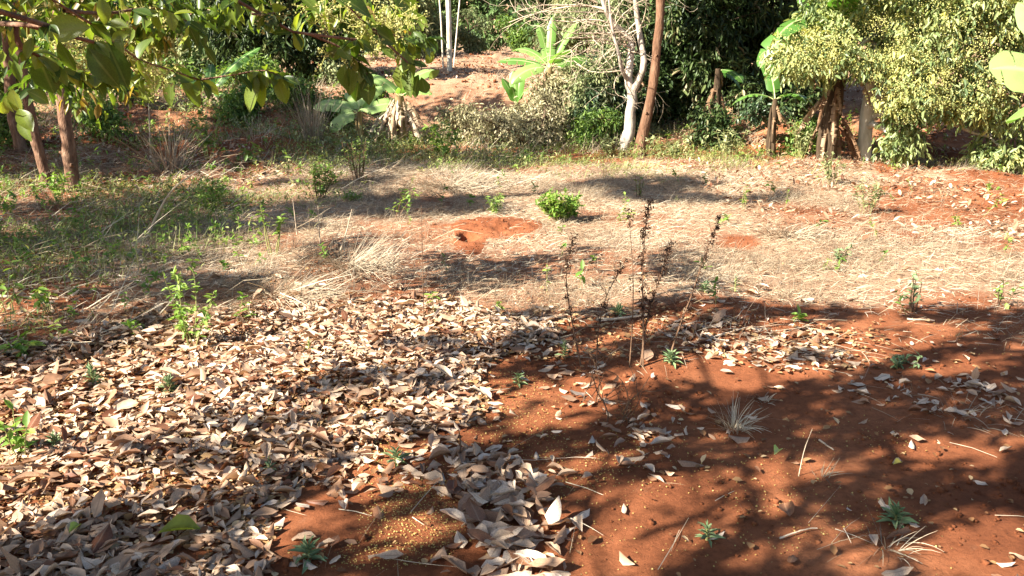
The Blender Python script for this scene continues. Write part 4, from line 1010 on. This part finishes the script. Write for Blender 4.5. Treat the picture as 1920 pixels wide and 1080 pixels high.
# lumps of the tilled soil
n = 22000
x = rng.uniform(-12, 8.5, n); y = rng.uniform(8.5, 30, n)
d = np.where(x < -2.4, sm(9.4, 11, y), 0) + np.where(x > 2.8, sm(8.5, 10.5, y + (x - 4) * .5), 0) * .7 + np.where((x < 1.2) & (x > -7) & (y > 18.5), .8, 0)
m = (rng.random(n) < d * sm(.3, .6, vnoise(x * 1.4, y * 1.4, 103))) & (np.abs(x) < .66 * y + 1); x = x[m]; y = y[m]; k = len(x)
W = cv[None] * rng.uniform(.5, 1.35, (k, 8, 3)); sz_ = np.exp(rng.normal(math.log(.022), .5, k)).clip(.008, .06); sz_ = np.where(x > 0, sz_ * .7, sz_)
W = W * sz_[:, None, None] + np.stack([x, y, H(x, y) + sz_ * .1], -1)[:, None, :]
mb = MB(); mb.add(W.reshape(-1, 3), (cq[None] + (np.arange(k) * 8)[:, None, None]).reshape(-1, 4))
tag(mb.build('tilled_lumps', M['soil']), 'rough lumps of tilled red earth on the slopes behind', 'soil', kind='stuff')
# tangle of dry stems
def tang(x, y):
    px, py = gpix(x, y)
    return np.clip(.9 * sm(-1.0, -2.6, x + (8 - y) * .12) * sm(4.2, 5.2, y) * sm(13, 11, y) + 1.0 * ell(px, py, 560, 530, 180, 50) + .8 * ell(px, py, 700, 480, 130, 50) + .5 * ell(px, py, 850, 350, 180, 30) + .35 * ell(px, py, 1500, 590, 330, 40), 0, 1) * sm(.35, .65, vnoise(x * 1.6, y * 1.6, 104))
mb = grass_patch(15000, -8.5, 5, 4.2, 13, tang, (.15, .55), (-.02, .75), (.0035, .008), rnd=(.5, .3), gz=.05)
tag(mb.build('dry_tangle', M['straw']), 'tangle of dead stems and sticks on the left of the clearing', 'dead stems', kind='stuff')
# small leafy weeds nobody could count
wp = MB(); ws = MB(); cnt = 0
while cnt < 760:
    x = rng.uniform(-8, 7); y = rng.uniform(4.6, 15.5)
    if abs(x) > .64 * y + .4: continue
    px, py = gpix(np.array([x]), np.array([y])); px = px[0]; py = py[0]
    w_ = 1.0 if (px < 480 and py > 300) else (.8 if py < 305 else .10)
    if rng.random() > w_: continue
    cnt += 1; z = h1(x, y); hh = rng.uniform(.08, .26) * (1 if py < 600 else .7); p0 = np.array([x, y, z - .01]); dv = unit(np.array([rng.normal(0, .35), rng.normal(0, .35), 1.0]))
    pts = [p0 + dv * hh * t + np.array([0, 0, 0]) for t in np.linspace(0, 1, 4)]; tube(ws, pts, np.linspace(.003, .0015, 4), 3)
    kk = rng.integers(6, 16); u = rng.uniform(.25, 1, kk)
    leaves(wp, T_SMALL, p0 + dv * (hh * u)[:, None], randdir(kk) * [1, 1, .5] + [0, 0, .15], randdir(kk) * .4 + [0, 0, 1], rng.uniform(.035, .07) * rng.uniform(.6, 1.2, kk), np.clip(rng.normal(.5, .2) + rng.normal(0, .12, kk), 0, 1))
sw = tag(wp.build('small_weeds', M['weed']), 'many small leafy weeds dotted along the edges of the clearing', 'weeds', kind='stuff')
tag(ws.build('weed_stems', M['stem_green'], sw), kind='stuff')
# crumbled leaf bits between the leaves
n = 95000
x = rng.uniform(-4.5, 2.5, n); y = rng.uniform(1.8, 6.4, n); px, py = gpix(x, y)
jx = (vnoise(x * 2.2, y * 2.2, 83) - .5) * 150; jy = (vnoise(x * 2.2, y * 2.2, 84) - .5) * 70
d = .8 * inpoly(px + jx, py + jy, DENSE) + .25 * inpoly(px + jx, py + jy, BAND) + .02
m = (rng.random(n) < d) & (np.abs(x) < .64 * y + .5); x = x[m]; y = y[m]; k = len(x)
mb = MB(); leaves(mb, lite(.36, .4, .1), np.stack([x, y, H(x, y) + .004 + rng.random(k) * .012], -1), np.stack([rng.normal(0, 1, k), rng.normal(0, 1, k), rng.normal(0, .2, k)], -1), randdir(k) * .4 + [0, 0, 1], np.exp(rng.normal(math.log(.024), .4, k)).clip(.008, .05), np.clip(rng.normal(.4, .3, k), 0, 1))
tag(mb.build('leaf_crumbs', M['crumb']), 'crumbled brown bits of dead leaf between the larger leaves', 'leaf litter', kind='stuff')
# litter on the far slopes and field
n = 70000
x = rng.uniform(-11, 9, n); y = rng.uniform(6.5, 34, n)
d = np.where(x < -2.6, sm(9.2, 11.5, y) * sm(24, 18, y), 0) + np.where(x > 2.2, sm(6.6, 9.0, y + (x - 3.5) * .6) * sm(22, 16, y), 0) + np.where((x < 1.2) & (x > -7) & (y > 18.5), .55, 0)
d = d * sm(.25, .55, vnoise(x * 1.2, y * 1.2, 86))
m = (rng.random(n) < d) & (np.abs(x) < .66 * y + 1); x = x[m]; y = y[m]; k = len(x)
mb = MB(); T_D = lite(.19, .6, .2)
leaves(mb, T_D, np.stack([x, y, H(x, y) + .015 + rng.random(k) * .03], -1), np.stack([rng.normal(0, 1, k), rng.normal(0, 1, k), rng.normal(0, .3, k)], -1), randdir(k) * .5 + [0, 0, 1], rng.uniform(.04, .11, k), np.clip(rng.normal(.42, .28, k), 0, 1))
tag(mb.build('slope_litter', M['dry']), 'dry leaves strewn over the tilled red slopes at the back', 'leaf litter', kind='stuff')
# loose straw and twigs on the red soil at lower right
n = 7000
x = rng.uniform(-1, 5, n); y = rng.uniform(1.9, 5.6, n); px, py = gpix(x, y)
d = .08 + .5 * ell(px, py, 1700, 960, 190, 70) + .3 * ell(px, py, 1350, 920, 180, 60) + .3 * ell(px, py, 1800, 760, 170, 50) + .5 * ell(px, py, 1300, 650, 420, 40)
m = rng.random(n) < d * sm(.3, .6, vnoise(x * 2, y * 2, 87)); x = x[m]; y = y[m]; k = len(x); mb = MB()
blades(mb, x, y, H(x, y) + .004 + rng.random(k) * .012, rng.uniform(.06, .28, k), rng.uniform(.0012, .003, k), rng.uniform(-.02, .25, k), rng.random(k) * 6.28, np.clip(rng.normal(.55, .25, k), 0, 1), rng.uniform(-.1, .4, k), 3)
tag(mb.build('loose_straw', M['straw']), 'loose straws and thin twigs scattered on the bare soil', 'straw', kind='stuff')

# ------------------------------------------------------------------ single plants in the clearing
def herb(name, label, cat, pos, h, ns, ll, mat='weed', stemmat='stem_green', spread=.35, per=14, r=.004, tpl=T_SMALL, start=.25, group='weeds and shrubs in the clearing', droop=0.0, lean=(0, 0), branch=0):
    pos = Vector(pos); t = thing(name, label, cat, pos, group); fol = MB()
    for i in range(ns):
        az = R.random() * 6.283; sp_ = R.uniform(.2, 1) * spread
        hh = h * R.uniform(.65, 1.05)
        d = np.array([math.cos(az) * sp_ + lean[0], math.sin(az) * sp_ + lean[1], 1.0]); d = unit(d)
        p0 = np.array(pos) + np.array([math.cos(az), math.sin(az), 0]) * R.random() * .02 * ns ** .5 + [0, 0, -.02]
        m_ = 7; pts = [p0]
        for j in range(m_):
            d = unit(d + rng.normal(0, .07, 3) + np.array([0, 0, .02])); pts.append(pts[-1] + d * hh / m_)
        mb = MB(); tube(mb, pts, np.linspace(r, r * .45, m_ + 1), 4)
        pts = np.array(pts); tips = [pts]
        for b_ in range(branch):
            k = R.randint(2, m_ - 1); e = pts[k] + unit(rng.normal(0, 1, 3) * [1, 1, .4] + [0, 0, .5]) * hh * R.uniform(.2, .4)
            tips.append(limb(mb, pts[k], e, r * .6, r * .3, 5, .06, sides=3))
        mb.build('stem', M[stemmat], t)
        for tt in tips:
            kk = max(2, per if tt is pts else per // 2)
            u = rng.uniform(start, 1, kk) if tt is pts else rng.uniform(.2, 1, kk)
            f = u * (len(tt) - 1); a0 = np.floor(f).astype(int).clip(0, len(tt) - 2); fr = (f - a0)[:, None]
            pp = tt[a0] * (1 - fr) + tt[a0 + 1] * fr
            dd = randdir(kk) * [1, 1, .5] + [0, 0, .25 - droop]
            leaves(fol, tpl, pp, dd, randdir(kk) * .4 + [0, 0, 1], ll * rng.uniform(.6, 1.25, kk), np.clip(rng.normal(.55, .22, kk), 0, 1))
    if fol.n: fol.build('foliage', M[mat], t)
    return t

def tuft(name, label, cat, pos, h, n, mat='dead_grass', w=(.003, .006), el=(.5, 1.5), rad=.05, group='grass tufts', bend=(.1, 1.1)):
    pos = Vector(pos); mb = MB(); a_ = rng.random(n) * 6.283; rr_ = rng.random(n) * rad
    x = pos.x + np.cos(a_) * rr_; y = pos.y + np.sin(a_) * rr_
    blades(mb, x, y, H(x, y) - .005, rng.uniform(.5, 1.05, n) * h, rng.uniform(*w, n), rng.uniform(*el, n), a_ + rng.normal(0, .6, n), np.clip(rng.normal(.6, .25, n), 0, 1), rng.uniform(*bend, n), 4)
    return tag(mb.build(name, M[mat]), label, cat, group)

def rosette(label, pos, r, n=22, mat='grey_weed', h=.03, tpl=None):
    r = r * .78; n = int(n * 1.7); h = h + .015
    pos = Vector(pos); t = thing('rosette_weed', label, 'weed', pos, 'small grey-green rosettes on the soil'); mb = MB()
    tp_ = tpl or leaf_tpl(3, .105, .25, -.25, .6)
    a_ = np.arange(n) * 2.4; e = np.linspace(.15, 1.25, n)
    D = np.stack([np.cos(a_) * np.cos(e), np.sin(a_) * np.cos(e), np.sin(e)], -1)
    leaves(mb, tp_, np.array(pos) + np.stack([np.zeros(n), np.zeros(n), h * np.linspace(0, 1, n)], -1), D, np.array([[0, 0, 1.0]]) + rng.normal(0, .35, (n, 3)), r * rng.uniform(.6, 1.25, n) * np.linspace(1.05, .6, n) * rng.uniform(.85, 1.15, n), np.clip(rng.normal(.55, .2, n), 0, 1))
    mb.build('foliage', M[mat], t); sb = MB(); tube(sb, [np.array(pos) - [0, 0, .01], np.array(pos) + [0, 0, h]], [.006, .004], 5); sb.build('stem', M['stem_green'], t)
    return t

G = at
herb('leafy_bush', 'dense round bright green bush beside the burrow mound', 'bush', G(1052, 415), .36, 18, .055, 'weed', 'stem_green', 1.15, 24, .005, branch=4)
herb('small_bush', 'small green bush left of the round bright bush', 'bush', G(930, 400), .24, 6, .05, 'shrub', 'stem_green', .6, 14, .004, branch=1)
herb('woody_shrub', 'woody shrub with sparse dark leaves, leftmost of the back pair', 'shrub', G(600, 372), .48, 12, .06, 'shrub', 'stem_dark', .55, 14, .006, branch=2)
herb('woody_shrub', 'upright twiggy shrub just behind the woody sparse shrub', 'shrub', G(672, 338), .52, 13, .045, 'shrub', 'stem_dark', .4, 7, .006, branch=2)
herb('leafy_weed', 'tall leafy green weed at the back edge below the bank', 'weed', G(826, 300), .62, 8, .10, 'weed', 'stem_green', .45, 16, .006, branch=1)
herb('sapling', 'thin forked sapling with ferny leaves left of the burrow', 'sapling', G(738, 412), .48, 3, .05, 'weed', 'stem_dark', .5, 10, .004, start=.5, lean=(.35, 0), branch=4)
herb('cut_stem', 'cut woody stems sprouting leaves at their tips, left of the dry stalks', 'weed', G(515, 478), .46, 4, .06, 'weed', 'stem_green', .14, 11, .007, start=.6)
herb('green_weed', 'slender green weed standing in the leaf litter at left', 'weed', G(365, 655), .50, 6, .045, 'weed', 'stem_green', .3, 24, .004, branch=1)
herb('green_weed', 'bushy green weed at the edge of the shade behind the slender one', 'weed', G(395, 400), .42, 9, .06, 'weed', 'stem_green', .5, 16, .004, branch=1)
herb('green_weed', 'green weed rising below the long banana leaves', 'weed', G(390, 300), .75, 7, .09, 'shrub', 'stem_green', .35, 16, .006, branch=1)
herb('seedling', 'seedling with drooping paired leaves at the left edge', 'seedling', G(100, 590), .28, 4, .075, 'weed', 'stem_green', .55, 6, .004, start=.55, droop=.6)
herb('seedling', 'tall seedling with drooping leaves cut by the left edge', 'seedling', G(14, 588), .34, 2, .085, 'weed', 'stem_green', .3, 7, .004, start=.5, droop=.6)
herb('seedling', 'pale-leaved seedling near the left edge above the leaf carpet', 'seedling', G(38, 668), .16, 4, .08, 'weed', 'stem_green', .6, 6, .004, start=.5, droop=.3)
herb('seedling', 'small seedling at the front edge of the green shade', 'seedling', G(280, 560), .17, 2, .05, 'weed', 'stem_green', .4, 8, .003, start=.3)
herb('leafy_weed', 'leafy weed growing out of the leaf carpet at far lower left', 'weed', G(45, 862), .26, 4, .06, 'weed', 'stem_green', .35, 9, .004)
herb('leafy_weed', 'leafy clump at the foot of the straight slim trunk', 'weed', G(112, 375), .34, 7, .085, 'weed', 'stem_green', .5, 12, .005)
herb('leafy_weed', 'low leafy weed in the shade left of the slim trunks', 'weed', G(20, 400), .25, 6, .07, 'weed', 'stem_green', .7, 10, .005)
herb('leafy_weed', 'leafy plant with light leaves at the back beside the shaded ground', 'weed', G(470, 306), .3, 6, .10, 'shrub', 'stem_green', .6, 8, .005)
herb('thin_weed', 'thin dark-leaved weed upright in the shadow band', 'weed', G(1196, 372), .30, 4, .035, 'shrub', 'stem_dark', .12, 16, .004)
herb('thin_weed', 'yellowish weed standing in front of the end of the shadow band', 'weed', G(1396, 392), .26, 3, .05, 'weed', 'stem_green', .25, 8, .004)
herb('thin_weed', 'grey-green weed in the bright dry grass at right', 'weed', G(1575, 490), .16, 4, .05, 'grey_weed', 'stem_green', .5, 12, .004)
herb('thin_weed', 'dark broad-leaved weed at the front edge of the bright grass at right', 'weed', G(1708, 588), .26, 4, .05, 'grey_weed', 'stem_dark', .3, 8, .005)
herb('thin_weed', 'small red-stemmed weed near the right edge in the bright grass', 'weed', G(1875, 575), .24, 3, .06, 'shrub', 'stem_dark', .5, 7, .004)
herb('thin_weed', 'pale green upright weed by the right path edge', 'weed', G(1500, 300), .6, 8, .07, 'sage', 'stem_green', .4, 14, .005, branch=1)
herb('thin_weed', 'feathery pale weed at the path edge below the old banana stem', 'weed', G(1625, 400), .42, 9, .05, 'sage', 'stem_green', .5, 14, .003, branch=1)
herb('thin_weed', 'feathery pale weed behind the other, nearer the old banana stem', 'weed', G(1560, 345), .42, 9, .05, 'sage', 'stem_green', .5, 14, .003, branch=1)
herb('low_shrub', 'pale green shrub tangled at the foot of the white bare tree', 'shrub', G(1140, 296), .4, 9, .07, 'sage', 'stem_green', .6, 14, .004, branch=1)
herb('low_shrub', 'pale shrub in front of the shaded banana stems', 'shrub', G(1365, 300), .5, 10, .07, 'sage', 'stem_green', .6, 14, .004, branch=1)
herb('low_shrub', 'green herb just right of the red-brown trunk', 'shrub', G(1260, 296), .32, 7, .07, 'sage', 'stem_green', .6, 12, .004)
herb('low_weed', 'dark green sprawling weed at the top of the bare soil at right', 'weed', G(1690, 690), .10, 7, .035, 'grey_weed', 'stem_green', 1.4, 14, .003)
herb('low_weed', 'green weed creeping along the dry grass at left behind the woody shrub', 'weed', G(660, 375), .12, 9, .05, 'weed', 'stem_green', 1.6, 12, .003)

rosette('bright grey-green rosette right of the tall dead stalks', G(1258, 682), .085)
rosette('small rosette between the leaf carpet and the tall dead stalks', G(972, 722), .055, 18)
rosette('dark rosette in the shade of the leaf carpet, near lower centre', G(744, 872), .075, 16)
rosette('small pale rosette in the leaf carpet above the yellow blossoms', G(506, 890), .06, 9)
rosette('dark green rosette at the bottom edge among yellow blossoms', G(580, 1050), .085, 16)
rosette('green rosette on bare soil right of the leaf heap', G(1325, 1016), .07, 14)
rosette('dark rosette on bare soil at lower right with fallen leaves against it', G(1678, 985), .09, 18)
rosette('rosette at the grass front right of the stalks', G(1322, 548), .085, 16)
rosette('rosette behind the slanting stalks at the grass front', G(1160, 592), .085, 18)
rosette('green rosette in the dry grass in front of the burrow', G(934, 582), .06, 16, 'weed')
rosette('dark upright rosette just right of the grass-front rosette', G(1378, 548), .06, 14, h=.08)
rosette('dark rosette between stalks and leaf carpet', G(1058, 672), .06, 16, h=.06)
rosette('feathery grey-green sprig in the leaf carpet at left', G(176, 730), .075, 24, h=.09)
rosette('feathery grey-green sprig right of the other in the leaf carpet', G(318, 738), .075, 22, h=.05)
rosette('feathery grey-green sprig low in the leaf carpet near the leafy weed', G(104, 846), .06, 18, h=.05)
rosette('small green sprig at left of the dry grass pile', G(580, 662), .05, 12, 'weed', h=.05)

tuft('grass_tuft', 'dry pale grass tuft alone on the bare red soil at right', 'grass tuft', G(1375, 806), .17, 120, 'straw', rad=.045, w=(.002, .004))
tuft('grass_tuft', 'small straw tuft on bare soil at lower right', 'grass tuft', G(1540, 895), .11, 24, rad=.04, el=(.2, 1.3), w=(.002, .004))
tuft('grass_tuft', 'straggly straw tuft at lower right below the dark rosette', 'grass tuft', G(1660, 1030), .14, 50, rad=.08, el=(.1, 1.2), w=(.002, .004))
tuft('grass_tuft', 'small curled straw tuft in a sunny patch on the bare soil', 'grass tuft', G(1432, 756), .08, 26, rad=.03, el=(.2, 1.2), w=(.002, .004))
tuft('grass_tuft', 'straw tuft among fallen leaves at the right edge', 'grass tuft', G(1800, 780), .16, 60, rad=.12, el=(.05, .9), w=(.002, .004))
tuft('grass_heap', 'heap of bleached dry grass stalks left of the burrow', 'grass heap', G(650, 500), .40, 620, rad=.34, el=(.05, 1.1), w=(.0025, .0055), group='dry grass heaps')
tuft('grass_heap', 'flattened heap of dry grass at left above the leaf carpet', 'grass heap', G(520, 555), .34, 480, rad=.36, el=(.05, .7), w=(.0025, .0055), group='dry grass heaps')
tuft('grass_heap', 'greyish mound of dry grass behind the burrow in the shadow band', 'grass heap', G(845, 350), .42, 520, rad=.55, el=(.05, .9), w=(.004, .008), group='dry grass heaps')
tuft('grass_heap', 'bleached dry grass mound at right on the bright path', 'grass heap', G(1480, 440), .26, 220, rad=.25, el=(.05, 1.0), w=(.004, .008), group='dry grass heaps')
tuft('tall_dry_clump', 'tall clump of pale dry reed stems left of the young banana plant', 'dry grass', G(585, 268), 1.0, 110, rad=.2, el=(1.1, 1.57), w=(.008, .016), bend=(0, .35))
tuft('tall_dry_clump', 'tangled dry twiggy clump on the tilled left slope', 'dry grass', G(318, 318), .85, 150, rad=.25, el=(.7, 1.57), w=(.006, .012), bend=(0, .6))
tuft('tall_dry_clump', 'dry hanging stems over the shrub below the bright banana', 'dry grass', P(1090, 190, 15.6), 1.0, 160, rad=.28, el=(1.0, 1.57), w=(.006, .012), bend=(.2, 1.3))

# tall dead stalks in the foreground centre
def dead_stalk(label, pts, y, r, clusters, branchn):
    b_ = pts[0]; base = G(*b_); t = thing('dead_stalk', label, 'dead weed', base, 'tall dead weed stalks')
    path = [base - Vector((0, 0, .03))] + [P(a_, c_, base.y + (y - base.y) * (i + 1) / (len(pts) - 1)) for i, (a_, c_) in enumerate(pts[1:])]
    p = smooth_path(path, 20); mb = MB(); tube(mb, p, np.linspace(r, r * .35, 20) * 1.25, 5, rough=.15)
    for k in range(branchn):
        i = R.randint(9, 18); e = p[i] + unit(rng.normal(0, 1, 3) + [0, 0, .9]) * R.uniform(.03, .10)
        limb(mb, p[i], e, .0016, .001, 3, .06, sides=3)
    mb.build('stalk', M['stem_dark'], t)
    sd_ = MB()
    for k in range(int(clusters * 1.5)):
        i = rng.integers(5, 20) if k > 6 else 19 - k % 3
        c_ = p[i] + rng.normal(0, .009, 3); m_ = 5
        leaves(sd_, T_SMALL, np.repeat(c_[None], m_, 0) + rng.normal(0, .005, (m_, 3)), randdir(m_), randdir(m_), rng.uniform(.009, .02, m_), rng.random(m_) * .3)
    tag(sd_.build('seed_heads', M['seed'], t), kind='stuff')
M['seed'] = leafmat('seed_head', [(.05, .028, .018), (.10, .055, .035), (.17, .10, .06)], .8, .1, .1)
dead_stalk('short curved dead stalk with dark tip, leftmost of the tall stalks', [(1092, 690), (1072, 600), (1062, 530), (1066, 480), (1078, 445)], 4.4, .004, 34, 8)
dead_stalk('slanting faint dead stalk with feathery top, second from the left', [(1118, 700), (1122, 620), (1136, 560), (1150, 530), (1172, 490)], 4.4, .003, 26, 12)
dead_stalk('thinnest straight dead stalk, third from the left', [(1180, 690), (1186, 600), (1187, 520), (1182, 440), (1177, 392)], 4.3, .003, 10, 0)
dead_stalk('tallest dead stalk thick with dark seed heads', [(1206, 690), (1206, 600), (1205, 510), (1210, 430), (1217, 380)], 4.4, .0045, 70, 10)
dead_stalk('dead stalk slanting right from the foot of the tallest', [(1200, 690), (1212, 610), (1228, 550), (1244, 500), (1256, 458)], 4.4, .0045, 60, 12)
dead_stalk('long dead stalk slanting farthest right with seed clusters', [(1250, 680), (1275, 610), (1298, 550), (1322, 480), (1348, 412)], 4.5, .0045, 56, 16)
def dead_twigs(label, px, py, n, h):
    base = G(px, py); t = thing('dead_weed', label, 'dead weed', base, 'tall dead weed stalks'); 
    for k in range(n):
        mb = MB(); branchy(mb, np.array(base) + rng.normal(0, .03, 3) * [1, 1, 0] - [0, 0, .02], (rng.normal(0, .3), rng.normal(0, .3), 1), h * rng.uniform(.6, 1.1), .004, 1); mb.build('stem', M['stem_dark'], t)
dead_twigs('blurred dark dead twigs in the shade below the tall stalks', 1165, 790, 6, .33)
dead_twigs('thin dead twigs just right of the shaded clump of twigs', 1120, 760, 4, .26)
def dry_stalk(label, pts, r, mat='twig'):
    base = G(*pts[0]); t = thing('dry_stalk', label, 'dry stalk', base, 'single dry stalks')
    p = smooth_path([base - Vector((0, 0, .03))] + [P(a_, c_, base.y) for a_, c_ in pts[1:]], 14)
    mb = MB(); tube(mb, p, np.linspace(r, r * .4, 14), 5, rough=.1); mb.build('stalk', M[mat], t)
dry_stalk('long curved pale dead stick rising over the shaded grass at left', [(272, 446), (296, 400), (320, 360), (345, 338), (380, 315)], .013)
dry_stalk('pale dry stalk right of the cut sprouting stems', [(557, 440), (552, 400), (549, 375)], .006)
dry_stalk('thin dry stalk, rightmost of the pair by the cut stems', [(600, 470), (598, 420), (596, 385)], .005)
dry_stalk('very thin straight dead stalk standing in the dry grass before the burrow', [(795, 610), (793, 520), (791, 440), (790, 385)], .0035, 'stem_dark')
dry_stalk('lone pale dry stalk on the left slope', [(282, 290), (280, 230), (278, 180)], .014)
dry_stalk('dry stick leaning out of the bleached grass heap', [(632, 480), (648, 440), (660, 392)], .007)
dry_stalk('thin straw standing on the bare soil at lower right', [(1496, 893), (1508, 845), (1523, 804)], .0025)
dry_stalk('dead stem standing in the litter right of the leaf carpet', [(864, 862), (863, 830), (860, 805)], .005, 'stem_dark')
# long dry stems lying on the ground
def lying(label, a_, b_, r, mat='twig', h=.012):
    p0 = G(*a_); p1 = G(*b_); mb = MB(); n = 14; t = np.linspace(0, 1, n)
    L_ = (p1 - p0).length; x = p0.x + (p1.x - p0.x) * t + np.cumsum(rng.normal(0, .008, n)) * L_; y = p0.y + (p1.y - p0.y) * t + np.cumsum(rng.normal(0, .01, n)) * L_
    tube(mb, np.stack([x, y, H(x, y) + h], -1), np.linspace(r, r * .5, n), 5)
    tag(mb.build('fallen_stick', M[mat]), label, 'stick', 'sticks on the ground')
lying('pale stick lying across the ground at the left edge', (-10, 558), (110, 562), .012)
lying('yellowish stick lying behind the tall dead stalks', (1118, 606), (1215, 596), .012, 'twig', .02)
lying('thin straight straw lying across the soil right of the leaf carpet', (880, 876), (1120, 870), .0025)
lying('short twig lying on bare soil by the thin straw', (1535, 832), (1562, 850), .005)
lying('pale straw pointing at a fallen leaf at lower right', (1460, 1015), (1525, 996), .004)
lying('dry stem lying at the grass front at right', (1330, 640), (1400, 622), .008)
lying('pale straight stick at the grass front near the right edge', (1700, 602), (1752, 605), .008)
lying('dry stick crossing the shaded grass at left', (30, 470), (80, 495), .008)
# odd leaves
for lab, (px_, py_), L, mt, az in (('bright yellow fallen leaf on bare soil at right', (1672, 892), .05, 'yellow', .5), ('pale green fresh leaf fallen on bare soil', (1450, 873), .07, 'banana', 1.0),
                               ('yellow-green leaf lying in the leaf carpet near the bottom', (300, 1025), .13, 'avo', .3), ('small fresh green leaf in the leaf carpet at lower left', (133, 1022), .06, 'weed', 1.4)):
    p = G(px_, py_); mb = MB(); leaves(mb, DRY[3], np.array([[p.x, p.y, p.z + .045]]), np.array([[math.cos(az), math.sin(az), .05]]), np.array([[.1, -.2, 1.0]]), L, .9)
    tag(mb.build('fallen_leaf', M[mt]), lab, 'leaf')
